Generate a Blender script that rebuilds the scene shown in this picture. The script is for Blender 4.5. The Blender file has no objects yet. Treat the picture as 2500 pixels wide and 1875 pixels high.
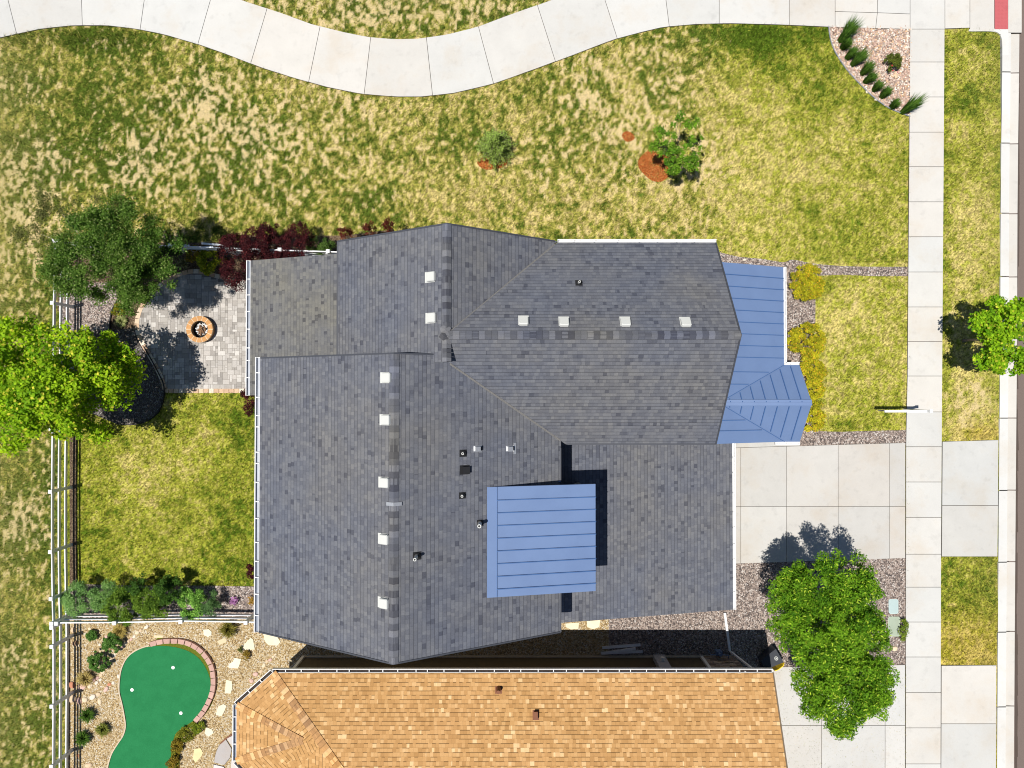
import bpy, math, random
import numpy as np
from mathutils import Vector, Matrix
random.seed(7)
RNG = np.random.default_rng(11)
S = bpy.context.scene
COL = S.collection

# ---------------------------------------------------------------- camera
CH, F, TILT = 30.0, 1667.0, math.radians(0.8)
cam_d = bpy.data.cameras.new('camera')
cam = bpy.data.objects.new('camera', cam_d)
COL.objects.link(cam)
cam.location = (0, 0, CH)
cam.rotation_euler = (TILT, 0, 0)
cam_d.sensor_width = 36
cam_d.lens = 36 * F / 2500
cam_d.clip_end = 2000
S.camera = cam

# ---------------------------------------------------------------- light
SUNV = Vector((-0.29, -0.075, 1.0)).normalized()
world = bpy.data.worlds.new('World')
S.world = world
world.use_nodes = True
wt = world.node_tree
wt.nodes.clear()
sky = wt.nodes.new('ShaderNodeTexSky')
sky.sky_type = 'NISHITA'
sky.sun_disc = False
sky.sun_elevation = math.asin(SUNV.z)
sky.sun_rotation = math.atan2(SUNV.x, SUNV.y)
sky.altitude = 1600
bg = wt.nodes.new('ShaderNodeBackground')
bg.inputs[1].default_value = 0.06
wo = wt.nodes.new('ShaderNodeOutputWorld')
wt.links.new(sky.outputs[0], bg.inputs[0])
wt.links.new(bg.outputs[0], wo.inputs[0])
sun_d = bpy.data.lights.new('sun', 'SUN')
sun_d.energy = 4.6
sun_d.angle = math.radians(0.5)
sun_d.color = (1.0, 0.955, 0.88)
sun = bpy.data.objects.new('sun', sun_d)
COL.objects.link(sun)
sun.rotation_euler = SUNV.to_track_quat('Z', 'Y').to_euler()
S.view_settings.view_transform = 'Standard'
S.view_settings.look = 'None'
S.view_settings.exposure = 0.22
S.view_settings.gamma = 1.0
S.cycles.pixel_filter_type = 'BLACKMAN_HARRIS'
S.cycles.filter_width = 1.05

# ---------------------------------------------------------------- mapping
def ray(px, py):
    dx, dy = (px - 1250) / F, (937.5 - py) / F
    c, s = math.cos(TILT), math.sin(TILT)
    return (dx, dy * c + s, dy * s - c)

def W(px, py, z=0.0):
    d = ray(px, py)
    k = (z - CH) / d[2]
    return Vector((d[0] * k, d[1] * k, z))

def WP(pts, z=0.0):
    return [W(x, y, z) for x, y in pts]

def topx(X, Y, Z=0.0):
    c, s = math.cos(TILT), math.sin(TILT)
    dz = Z - CH
    yc = Y * c + dz * s
    zc = -Y * s + dz * c
    return 1250 + F * X / -zc, 937.5 - F * yc / -zc

# ---------------------------------------------------------------- tags
def tag(o, label=None, cat=None, group=None, kind=None):
    if label: o['label'] = label
    if cat: o['category'] = cat
    if group: o['group'] = group
    if kind: o['kind'] = kind
    return o

def empty(name, loc, label, cat, group=None):
    o = bpy.data.objects.new(name, None)
    COL.objects.link(o)
    o.location = loc
    o.empty_display_size = 0.2
    return tag(o, label, cat, group)

# ---------------------------------------------------------------- mesh builder
class MB:
    def __init__(s):
        s.v, s.f, s.uv, s.c, s.mi = [], [], [], [], []
    def face(s, pts, uv=None, col=(1, 1, 1), mi=0):
        n = len(s.v)
        s.v += [tuple(p) for p in pts]
        s.f.append(tuple(range(n, n + len(pts))))
        s.uv.append(uv if uv else [(p[0], p[1]) for p in pts])
        s.c.append(col)
        s.mi.append(mi)
    def box(s, c, size, rz=0.0, col=(1, 1, 1), mi=0, m=None):
        hx, hy, hz = size[0] / 2, size[1] / 2, size[2] / 2
        P = [Vector((x, y, z)) for z in (-hz, hz) for y in (-hy, hy) for x in (-hx, hx)]
        R = m if m is not None else Matrix.Rotation(rz, 3, 'Z')
        P = [R @ p + Vector(c) for p in P]
        for q in ((0, 2, 3, 1), (4, 5, 7, 6), (0, 1, 5, 4), (2, 6, 7, 3), (0, 4, 6, 2), (1, 3, 7, 5)):
            s.face([P[i] for i in q], col=col, mi=mi)
    def beam(s, a, b, w, h, col=(1, 1, 1), mi=0):
        a, b = Vector(a), Vector(b)
        d = (b - a)
        L = d.length
        if L < 1e-6: return
        x = d.normalized()
        up = Vector((0, 0, 1)) if abs(x.z) < 0.95 else Vector((1, 0, 0))
        y = up.cross(x).normalized()
        z = x.cross(y)
        R = Matrix((x, y, z)).transposed()
        s.box((a + b) / 2, (L, w, h), m=R, col=col, mi=mi)
    def prism(s, poly, z0, z1, col=(1, 1, 1), mi=0, bottom=False):
        p = [Vector((q[0], q[1], 0)) for q in poly]
        a = sum(p[i].x * p[(i + 1) % len(p)].y - p[(i + 1) % len(p)].x * p[i].y for i in range(len(p)))
        if a < 0: p.reverse()
        s.face([(q.x, q.y, z1) for q in p], col=col, mi=mi)
        for i in range(len(p)):
            a_, b_ = p[i], p[(i + 1) % len(p)]
            s.face([(a_.x, a_.y, z0), (b_.x, b_.y, z0), (b_.x, b_.y, z1), (a_.x, a_.y, z1)], col=col, mi=mi)
        if bottom: s.face([(q.x, q.y, z0) for q in reversed(p)], col=col, mi=mi)
    def tube(s, pts, radii, n=8, col=(1, 1, 1), mi=0, cap=True):
        rings = []
        for i, p in enumerate(pts):
            p = Vector(p)
            d = (Vector(pts[min(i + 1, len(pts) - 1)]) - Vector(pts[max(i - 1, 0)]))
            d = d.normalized() if d.length > 1e-6 else Vector((0, 0, 1))
            u = d.cross(Vector((0.3, 0.9, 0.2))).normalized()
            v = d.cross(u)
            r = radii[i] if hasattr(radii, '__len__') else radii
            rings.append([p + (u * math.cos(t) + v * math.sin(t)) * r for t in (2 * math.pi * k / n for k in range(n))])
        for a, b in zip(rings, rings[1:]):
            for k in range(n):
                s.face([a[k], b[k], b[(k + 1) % n], a[(k + 1) % n]], col=col, mi=mi)
        if cap:
            s.face(rings[-1][::-1], col=col, mi=mi)
            s.face(rings[0], col=col, mi=mi)
    def ring(s, c, r0, r1, z0, z1, n=32, a0=0, a1=2 * math.pi, col=(1, 1, 1), mi=0):
        c = Vector(c)
        P = lambda r, t, z: (c.x + r * math.cos(t), c.y + r * math.sin(t), z)
        for k in range(n):
            t, u = a0 + (a1 - a0) * k / n, a0 + (a1 - a0) * (k + 1) / n
            s.face([P(r0, t, z1), P(r1, t, z1), P(r1, u, z1), P(r0, u, z1)], col=col, mi=mi)
            s.face([P(r1, t, z0), P(r1, u, z0), P(r1, u, z1), P(r1, t, z1)], col=col, mi=mi)
            s.face([P(r0, u, z0), P(r0, t, z0), P(r0, t, z1), P(r0, u, z1)], col=col, mi=mi)
        if abs((a1 - a0) - 2 * math.pi) > 1e-3:
            for t in (a0, a1):
                s.face([P(r0, t, z0), P(r1, t, z0), P(r1, t, z1), P(r0, t, z1)], col=col, mi=mi)
    def blob(s, c, r, seed=0, rough=0.18, col=(1, 1, 1), nu=10, nv=6, rz=0.0):
        rr = random.Random(seed)
        ph = [rr.uniform(0, 6.28) for _ in range(6)]
        R = Matrix.Rotation(rz, 3, 'Z')
        G = []
        for j in range(nv + 1):
            b = -math.pi / 2 + math.pi * j / nv
            row = []
            for i in range(nu):
                a = 2 * math.pi * i / nu
                k = 1 + rough * (math.sin(2 * a + ph[0]) * 0.6 + math.sin(3 * a + ph[1] + b) * 0.5 + math.sin(3 * b + ph[2] + a) * 0.5)
                row.append(R @ Vector((math.cos(a) * math.cos(b) * r[0] * k, math.sin(a) * math.cos(b) * r[1] * k, math.sin(b) * r[2] * k)) + Vector(c))
            G.append(row)
        for j in range(nv):
            for i in range(nu):
                k = (i + 1) % nu
                if j == 0: s.face([G[0][0], G[1][k], G[1][i]], col=col)
                elif j == nv - 1: s.face([G[j][i], G[j][k], G[nv][0]], col=col)
                else: s.face([G[j][i], G[j][k], G[j + 1][k], G[j + 1][i]], col=col)
    def build(s, name, mats, parent=None, smooth=False, origin=None):
        me = bpy.data.meshes.new(name)
        o0 = Vector(origin) if origin is not None else Vector((0, 0, 0))
        if parent is not None and origin is None: o0 = Vector(parent.get('_o', (0, 0, 0)))
        me.from_pydata([(p[0] - o0.x, p[1] - o0.y, p[2] - o0.z) for p in s.v], [], s.f)
        uvl = me.uv_layers.new(name='UVMap')
        flat = [c for f in s.uv for q in f for c in q]
        uvl.data.foreach_set('uv', flat)
        ca = me.color_attributes.new('Col', 'FLOAT_COLOR', 'CORNER')
        cf = []
        for f, c in zip(s.f, s.c): cf += [c[0], c[1], c[2], 1.0] * len(f)
        ca.data.foreach_set('color', cf)
        if not isinstance(mats, (list, tuple)): mats = [mats]
        for m in mats: me.materials.append(m)
        me.polygons.foreach_set('material_index', s.mi)
        if smooth:
            me.polygons.foreach_set('use_smooth', [True] * len(s.f))
            import bmesh
            bm = bmesh.new(); bm.from_mesh(me)
            bmesh.ops.remove_doubles(bm, verts=bm.verts, dist=0.0005)
            bm.to_mesh(me); bm.free()
        me.update()
        o = bpy.data.objects.new(name, me)
        COL.objects.link(o)
        if parent is not None:
            o.parent = parent
        elif origin is not None:
            o.location = o0
        return o

def thing(name, loc, label, cat, group=None):
    """empty at the thing's base; parts are built in world coordinates and stored relative to it"""
    o = empty(name, loc, label, cat, group)
    return o

def part(mb, name, mats, parent, smooth=False, label=None):
    """build a part whose vertices are in world coordinates under a thing (or under a part of it)"""
    root = parent
    off = Vector((0, 0, 0))
    while root is not None:
        off += Vector(root.location)
        root = root.parent
    o = mb.build(name, mats, None, smooth, origin=off)
    o.location = (0, 0, 0)
    o.parent = parent
    if label: o['label'] = label
    return o

def solo(mb, name, mats, label, cat, group=None, origin=None, smooth=False, kind=None):
    o = mb.build(name, mats, None, smooth, origin=origin)
    return tag(o, label, cat, group, kind)

def struct(mb, name, mats, smooth=False):
    o = mb.build(name, mats, None, smooth)
    o['kind'] = 'structure'
    return o

# ---------------------------------------------------------------- numpy noise
def vn(x, y, seed=0):
    xi, yi = np.floor(x), np.floor(y)
    fx, fy = x - xi, y - yi
    fx, fy = fx * fx * (3 - 2 * fx), fy * fy * (3 - 2 * fy)
    def h(a, b):
        a = a.astype(np.int64); b = b.astype(np.int64)
        k = (a * 374761393 + b * 668265263 + seed * 974634777) & 0x7fffffff
        k = ((k ^ (k >> 13)) * 1274126177) & 0x7fffffff
        k = (k ^ (k >> 16)) & 0xffff
        return k / 65535.0
    a, b = h(xi, yi), h(xi + 1, yi)
    c, d = h(xi, yi + 1), h(xi + 1, yi + 1)
    return (a * (1 - fx) + b * fx) * (1 - fy) + (c * (1 - fx) + d * fx) * fy

def fbm(x, y, seed=0, o=3):
    t, a, n = 0, 1.0, 0
    for i in range(o):
        c, s = math.cos(0.6 * i), math.sin(0.6 * i)
        t = t + a * vn((x * c - y * s) * 2 ** i + 13.7 * i, (x * s + y * c) * 2 ** i, seed + i)
        n += a
        a *= 0.5
    return t / n

def sstep(a, b, x):
    t = np.clip((x - a) / (b - a), 0, 1)
    return t * t * (3 - 2 * t)

# ---------------------------------------------------------------- materials
def mat(name, rough=0.7, spec=0.3):
    m = bpy.data.materials.new(name)
    m.use_nodes = True
    nt = m.node_tree
    b = nt.nodes['Principled BSDF']
    b.inputs['Roughness'].default_value = rough
    b.inputs['Specular IOR Level'].default_value = spec
    return m, nt, b

def N(nt, t, **kw):
    n = nt.nodes.new(t)
    for k, v in kw.items():
        if k.startswith('i_'): n.inputs[k[2:]].default_value = v
        else: setattr(n, k, v)
    return n

def mth(nt, op, a, b=None, c=None):
    n = nt.nodes.new('ShaderNodeMath')
    n.operation = op
    for i, x in enumerate((a, b, c)):
        if x is None: continue
        if isinstance(x, (int, float)): n.inputs[i].default_value = x
        else: nt.links.new(x, n.inputs[i])
    return n.outputs[0]

def mix(nt, fac, a, b, mode='MIX'):
    n = nt.nodes.new('ShaderNodeMix')
    n.data_type = 'RGBA'
    n.blend_type = mode
    if isinstance(fac, (int, float)): n.inputs[0].default_value = fac
    else: nt.links.new(fac, n.inputs[0])
    for i, x in ((6, a), (7, b)):
        if isinstance(x, tuple): n.inputs[i].default_value = (*x, 1)
        else: nt.links.new(x, n.inputs[i])
    return n.outputs[2]

def ramp(nt, fac, stops):
    n = nt.nodes.new('ShaderNodeValToRGB')
    e = n.color_ramp.elements
    while len(e) < len(stops): e.new(0.5)
    for i, (p, c) in enumerate(stops):
        e[i].position = p
        e[i].color = (*c, 1)
    nt.links.new(fac, n.inputs[0])
    return n.outputs[0]

def noise(nt, vec, scale, detail=3, rough=0.55):
    n = nt.nodes.new('ShaderNodeTexNoise')
    n.inputs['Scale'].default_value = scale
    n.inputs['Detail'].default_value = detail
    n.inputs['Roughness'].default_value = rough
    nt.links.new(vec, n.inputs['Vector'])
    return n.outputs[0]

def geo(nt):
    return nt.nodes.new('ShaderNodeNewGeometry').outputs['Position']

def bump(nt, bs, h, dist, strength=1.0):
    b = nt.nodes.new('ShaderNodeBump')
    b.inputs['Distance'].default_value = dist
    b.inputs['Strength'].default_value = strength
    nt.links.new(h, b.inputs['Height'])
    nt.links.new(b.outputs[0], bs.inputs['Normal'])

def vcmat(name, rough=0.8, spec=0.2, grain=0.25, gscale=14.0, g2=0.12, g2scale=0.9, bd=0.0, tint=(1, 1, 1), tl=0.0):
    """colour comes from the mesh's own colour attribute, broken up by noise"""
    m, nt, b = mat(name, rough, spec)
    a = N(nt, 'ShaderNodeVertexColor', layer_name='Col').outputs[0]
    p = geo(nt)
    n1 = noise(nt, p, gscale, 4)
    n2 = noise(nt, p, g2scale, 4)
    f1 = mth(nt, 'MULTIPLY_ADD', mth(nt, 'SUBTRACT', n1, 0.5), grain * 3, 1.0)
    f2 = mth(nt, 'MULTIPLY_ADD', mth(nt, 'SUBTRACT', n2, 0.5), g2 * 3, 1.0)
    f = mth(nt, 'MULTIPLY', f1, f2)
    cmb = N(nt, 'ShaderNodeCombineXYZ')
    for i in range(3): nt.links.new(mth(nt, 'MULTIPLY', f, tint[i]), cmb.inputs[i])
    c = mix(nt, 1.0, a, cmb.outputs[0], 'MULTIPLY')
    nt.links.new(c, b.inputs['Base Color'])
    if bd: bump(nt, b, n1, bd)
    if tl:
        out = nt.nodes['Material Output']
        tr = N(nt, 'ShaderNodeBsdfTranslucent')
        nt.links.new(c, tr.inputs[0])
        ms = N(nt, 'ShaderNodeMixShader')
        ms.inputs[0].default_value = tl
        nt.links.new(b.outputs[0], ms.inputs[1])
        nt.links.new(tr.outputs[0], ms.inputs[2])
        nt.links.new(ms.outputs[0], out.inputs[0])
    return m

def plain(name, col, rough=0.6, spec=0.3, grain=0.08, scale=6.0, metal=0.0, bd=0.0):
    m, nt, b = mat(name, rough, spec)
    n1 = noise(nt, geo(nt), scale, 4)
    c = mix(nt, n1, tuple(x * (1 - grain * 2) for x in col), tuple(min(1, x * (1 + grain * 2)) for x in col))
    nt.links.new(c, b.inputs['Base Color'])
    b.inputs['Metallic'].default_value = metal
    if bd: bump(nt, b, n1, bd)
    return m

def shingles(name, h, w, stops, band=0.55, bandw=0.14, patch=((0.9, 0.95, 1.1), (1.15, 1.08, 0.9)), random_band=False, bd=0.006, grainamt=0.35):
    """asphalt shingle courses laid out in the roof's own metres (uv: along eave, up slope)"""
    m, nt, b = mat(name, 0.92, 0.12)
    uv = N(nt, 'ShaderNodeUVMap', uv_map='UVMap')
    sp = N(nt, 'ShaderNodeSeparateXYZ')
    nt.links.new(uv.outputs[0], sp.inputs[0])
    u, v = sp.outputs[0], sp.outputs[1]
    vr = mth(nt, 'DIVIDE', v, h)
    row = mth(nt, 'FLOOR', vr)
    fr = mth(nt, 'FRACT', vr)
    def wn(a, c):
        cb = N(nt, 'ShaderNodeCombineXYZ')
        nt.links.new(a, cb.inputs[0]); nt.links.new(c, cb.inputs[1])
        n = N(nt, 'ShaderNodeTexWhiteNoise', noise_dimensions='2D')
        nt.links.new(cb.outputs[0], n.inputs['Vector'])
        return n.outputs['Value']
    off = mth(nt, 'MULTIPLY', wn(row, row), 7.0)
    # uneven tab widths: warp u a little before slicing
    warp = mth(nt, 'MULTIPLY', mth(nt, 'SINE', mth(nt, 'MULTIPLY_ADD', u, 6.1, mth(nt, 'MULTIPLY', off, 9.0))), w * 0.22)
    ut = mth(nt, 'ADD', mth(nt, 'DIVIDE', mth(nt, 'ADD', u, warp), w), off)
    tabid = mth(nt, 'FLOOR', ut)
    fu = mth(nt, 'FRACT', ut)
    r1 = wn(tabid, row)
    r2 = wn(mth(nt, 'ADD', mth(nt, 'FLOOR', mth(nt, 'MULTIPLY', ut, 0.43)), 31.0), row)
    rr = mth(nt, 'ADD', mth(nt, 'MULTIPLY', r1, 0.76), mth(nt, 'MULTIPLY', r2, 0.24))
    c = ramp(nt, rr, stops)
    p = geo(nt)
    g = noise(nt, p, 55, 3, 0.7)
    gf = mth(nt, 'MULTIPLY_ADD', mth(nt, 'SUBTRACT', g, 0.5), grainamt * 3, 1.0)
    big = noise(nt, p, 0.35, 4, 0.6)
    pt = ramp(nt, big, [(0.35, patch[0]), (0.65, patch[1])])
    c = mix(nt, 1.0, c, pt, 'MULTIPLY')
    lo = mth(nt, 'LESS_THAN', fr, bandw)
    if random_band: lo = mth(nt, 'MULTIPLY', lo, mth(nt, 'GREATER_THAN', wn(row, tabid), 0.42))
    jo = mth(nt, 'MULTIPLY', mth(nt, 'LESS_THAN', fu, 0.05), 0.5)
    dk = mth(nt, 'SUBTRACT', 1.0, mth(nt, 'MULTIPLY', mth(nt, 'MAXIMUM', lo, jo), 1 - band))
    k = mth(nt, 'MULTIPLY', dk, gf)
    cb = N(nt, 'ShaderNodeCombineXYZ')
    for i in range(3): nt.links.new(k, cb.inputs[i])
    c = mix(nt, 1.0, c, cb.outputs[0], 'MULTIPLY')
    nt.links.new(c, b.inputs['Base Color'])
    hh = mth(nt, 'ADD', mth(nt, 'SUBTRACT', 1.0, fr), mth(nt, 'MULTIPLY', r1, 0.35))
    bump(nt, b, hh, bd)
    return m

def gravel(name, stops, scale=22.0, bd=0.03, rnd=0.9):
    m, nt, b = mat(name, 0.85, 0.2)
    p = geo(nt)
    v = N(nt, 'ShaderNodeTexVoronoi', feature='F1')
    v.inputs['Scale'].default_value = scale
    v.inputs['Randomness'].default_value = rnd
    nt.links.new(p, v.inputs['Vector'])
    sp = N(nt, 'ShaderNodeSeparateColor')
    nt.links.new(v.outputs['Color'], sp.inputs[0])
    c = ramp(nt, sp.outputs[0], stops)
    big = noise(nt, p, 0.8, 4)
    c = mix(nt, mth(nt, 'MULTIPLY', big, 0.35), c, stops[len(stops) // 2][1])
    d = v.outputs['Distance']
    gap = mth(nt, 'SUBTRACT', 1.0, mth(nt, 'MULTIPLY', mth(nt, 'SMOOTH_MIN', mth(nt, 'MULTIPLY', d, 1.5), 1.0, 0.1), 0.5))
    cb = N(nt, 'ShaderNodeCombineXYZ')
    for i in range(3): nt.links.new(gap, cb.inputs[i])
    c = mix(nt, 1.0, c, cb.outputs[0], 'MULTIPLY')
    nt.links.new(c, b.inputs['Base Color'])
    bump(nt, b, mth(nt, 'SUBTRACT', 1.0, d), bd)
    return m

GREY = [(0.0, (0.030, 0.034, 0.048)), (0.3, (0.060, 0.066, 0.085)), (0.6, (0.100, 0.108, 0.130)), (1.0, (0.150, 0.158, 0.178))]
M_shg = shingles('grey_shingle', 0.140, 0.140, [(0.07, (0.076, 0.080, 0.097)), (0.17, (0.112, 0.117, 0.135)), (0.5, (0.128, 0.133, 0.150)), (0.95, (0.160, 0.164, 0.176))], band=0.66, patch=((0.90, 0.94, 1.04), (1.08, 1.05, 1.0)), bd=0.012)
M_shg2 = shingles('weathered_grey_shingle', 0.140, 0.140, [(0.08, (0.075, 0.076, 0.086)), (0.18, (0.118, 0.120, 0.130)), (0.5, (0.140, 0.141, 0.146)), (0.95, (0.168, 0.168, 0.166))], band=0.78, patch=((0.92, 0.94, 1.0), (1.14, 1.10, 0.96)))
M_cap = shingles('grey_ridge_shingle', 0.2, 40.0, [(0.1, (0.062, 0.065, 0.082)), (0.5, (0.108, 0.114, 0.135)), (0.95, (0.165, 0.172, 0.20))], band=0.85)
M_sho = shingles('tan_shingle', 0.150, 0.138, [(0.1, (0.40, 0.225, 0.090)), (0.5, (0.49, 0.285, 0.120)), (0.80, (0.54, 0.330, 0.150)), (0.95, (0.70, 0.49, 0.27))], band=0.42, bandw=0.16, patch=((0.98, 0.96, 0.9), (1.04, 1.02, 1.0)), random_band=True, grainamt=0.22)
M_capo = shingles('tan_ridge_shingle', 0.19, 40.0, [(0.1, (0.33, 0.18, 0.08)), (0.5, (0.49, 0.27, 0.11)), (0.9, (0.66, 0.43, 0.22))], band=0.7)
M_blue = plain('blue_metal', (0.142, 0.214, 0.385), 0.42, 0.5, 0.03, 1.5)
M_rib = plain('blue_metal_seam', (0.06, 0.13, 0.30), 0.5, 0.3, 0.03, 1.5)
M_white = plain('white_painted_metal', (0.80, 0.80, 0.80), 0.45, 0.4, 0.02, 3)
M_vinyl = plain('white_vinyl', (0.78, 0.79, 0.81), 0.4, 0.4, 0.03, 2)
M_wall = plain('grey_siding', (0.30, 0.31, 0.32), 0.7, 0.2, 0.05, 3)
M_trim = plain('trim_white', (0.62, 0.62, 0.60), 0.6, 0.3, 0.04, 3)
M_wallb = plain('brown_siding', (0.085, 0.068, 0.042), 0.75, 0.2, 0.08, 3)
M_found = plain('concrete_foundation', (0.42, 0.37, 0.30), 0.85, 0.2, 0.1, 4)
M_dark = plain('black_rubber', (0.018, 0.018, 0.02), 0.6, 0.3, 0.1, 8)
M_glass = plain('window_glass', (0.03, 0.04, 0.05), 0.08, 0.8, 0.02, 1)
M_galv = plain('galvanised', (0.55, 0.56, 0.58), 0.35, 0.5, 0.12, 20, metal=0.6)
M_vent = plain('vent_plastic', (0.56, 0.57, 0.55), 0.5, 0.4, 0.03, 4)
M_asph = plain('asphalt', (0.16, 0.125, 0.11), 0.9, 0.2, 0.18, 60, bd=0.004)
M_bark = plain('bark', (0.20, 0.165, 0.13), 0.9, 0.1, 0.25, 14, bd=0.01)
M_conc = vcmat('concrete', 0.85, 0.2, 0.05, 30.0, 0.07, 1.1)
def stain(m, c0, sc, lo, hi, amt):
    nt = m.node_tree; b = nt.nodes['Principled BSDF']
    src = b.inputs['Base Color'].links[0].from_socket
    n = noise(nt, geo(nt), sc, 7, 0.65)
    f = mth(nt, 'MULTIPLY', mth(nt, 'MINIMUM', mth(nt, 'MAXIMUM', mth(nt, 'DIVIDE', mth(nt, 'SUBTRACT', n, lo), hi - lo), 0.0), 1.0), amt)
    tinted = mix(nt, 1.0, src, c0, 'MULTIPLY')
    nt.links.new(mix(nt, f, src, tinted), b.inputs['Base Color'])
stain(M_blue, (0.90, 0.91, 0.93), 0.8, 0.45, 0.65, 0.7)
stain(M_conc, (0.88, 0.82, 0.75), 0.55, 0.50, 0.68, 0.7)
stain(M_conc, (0.80, 0.80, 0.80), 2.3, 0.56, 0.70, 0.5)
stain(M_conc, (0.45, 0.40, 0.36), 9.0, 0.70, 0.76, 0.6)
M_vc = vcmat('coloured_stone', 0.85, 0.2, 0.16, 22.0, 0.08, 1.5, bd=0.01)
M_lawn = vcmat('lawn', 1.0, 0.0, 0.45, 24.0, 0.03, 2.0, bd=0.05)
M_blade = vcmat('grass_blade', 0.9, 0.05, 0.05, 5.0, 0.03, 1.0, tl=0.25)
M_leaf = vcmat('leaf', 0.65, 0.12, 0.06, 7.0, 0.08, 1.0, tl=0.3)
M_gpink = gravel('pink_gravel', [(0.0, (0.06, 0.055, 0.06)), (0.28, (0.22, 0.18, 0.165)), (0.55, (0.46, 0.36, 0.31)), (0.8, (0.62, 0.51, 0.44)), (1.0, (0.85, 0.80, 0.76))], 20)
M_gtan = gravel('tan_gravel', [(0.0, (0.20, 0.12, 0.05)), (0.22, (0.50, 0.34, 0.15)), (0.55, (0.74, 0.55, 0.29)), (0.85, (0.84, 0.72, 0.50)), (1.0, (0.92, 0.88, 0.80))], 22)
M_gdark = gravel('dark_gravel', [(0.0, (0.04, 0.035, 0.035)), (0.5, (0.13, 0.11, 0.10)), (0.85, (0.24, 0.21, 0.19)), (1.0, (0.5, 0.48, 0.45))], 22)
M_gbark = gravel('bark_mulch', [(0.0, (0.06, 0.040, 0.025)), (0.5, (0.19, 0.125, 0.075)), (1.0, (0.42, 0.31, 0.20))], 26)
M_gred = gravel('red_mulch', [(0.0, (0.20, 0.05, 0.01)), (0.5, (0.62, 0.16, 0.03)), (1.0, (0.85, 0.32, 0.10))], 30)
M_grock = gravel('river_rock', [(0.0, (0.30, 0.20, 0.16)), (0.4, (0.55, 0.40, 0.32)), (0.7, (0.66, 0.52, 0.43)), (1.0, (0.8, 0.74, 0.66))], 11, 0.06)
M_turf = plain('putting_turf', (0.024, 0.185, 0.068), 0.95, 0.05, 0.16, 45, bd=0.008)
stain(M_turf, (0.82, 0.88, 0.86), 1.6, 0.42, 0.62, 0.8)
M_dirt = plain('dirt', (0.22, 0.17, 0.11), 0.95, 0.1, 0.2, 6)
M_joint = plain('joint_dirt', (0.10, 0.085, 0.065), 0.95, 0.1, 0.2, 9)

# ================================================================ SETTING
def inpoly(px, py, poly):
    """vectorised point in polygon"""
    r = np.zeros(np.shape(px), bool)
    n = len(poly)
    for i in range(n):
        x1, y1 = poly[i]; x2, y2 = poly[(i + 1) % n]
        if y1 == y2: continue
        c = ((y1 > py) != (y2 > py)) & (px < (x2 - x1) * (py - y1) / (y2 - y1) + x1)
        r ^= c
    return r

# base terrain that carries everything out to the horizon
mb = MB()
mb.face([(-400, -400, -0.30), (400, -400, -0.30), (400, 400, -0.30), (-400, 400, -0.30)])
struct(mb, 'ground', M_dirt)

KX = 21.60          # back of the kerb, metres east of the camera
FENCEX = -19.3

# areas (photo pixels on the ground plane) where the lawn is not grass at all
trail_lo = [(-300, 160), (-100, 115), (0, 92), (40, 83), (100, 70), (180, 62), (260, 62), (330, 70), (400, 84), (480, 107), (560, 135), (640, 166), (720, 191), (800, 213), (880, 229), (960, 236), (1030, 236), (1110, 227), (1200, 206), (1300, 171), (1400, 134), (1500, 96), (1560, 80), (1620, 66), (1700, 59), (1780, 57), (1900, 60), (2035, 66), (2222, 71)]
trail_up = [(-300, 30), (-100, -20), (0, -50), (100, -68), (200, -75), (350, -70), (450, -50), (520, -28), (590, 0), (640, 16), (700, 36), (760, 58), (830, 76), (900, 90), (960, 95), (1020, 94), (1090, 84), (1160, 67), (1240, 37), (1320, 9), (1345, 0), (1440, -35), (1540, -62), (1650, -80), (1756, -87), (2222, -87)]
def interp(pl, x):
    return float(np.interp(x, [p[0] for p in pl], [p[1] for p in pl]))

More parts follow.
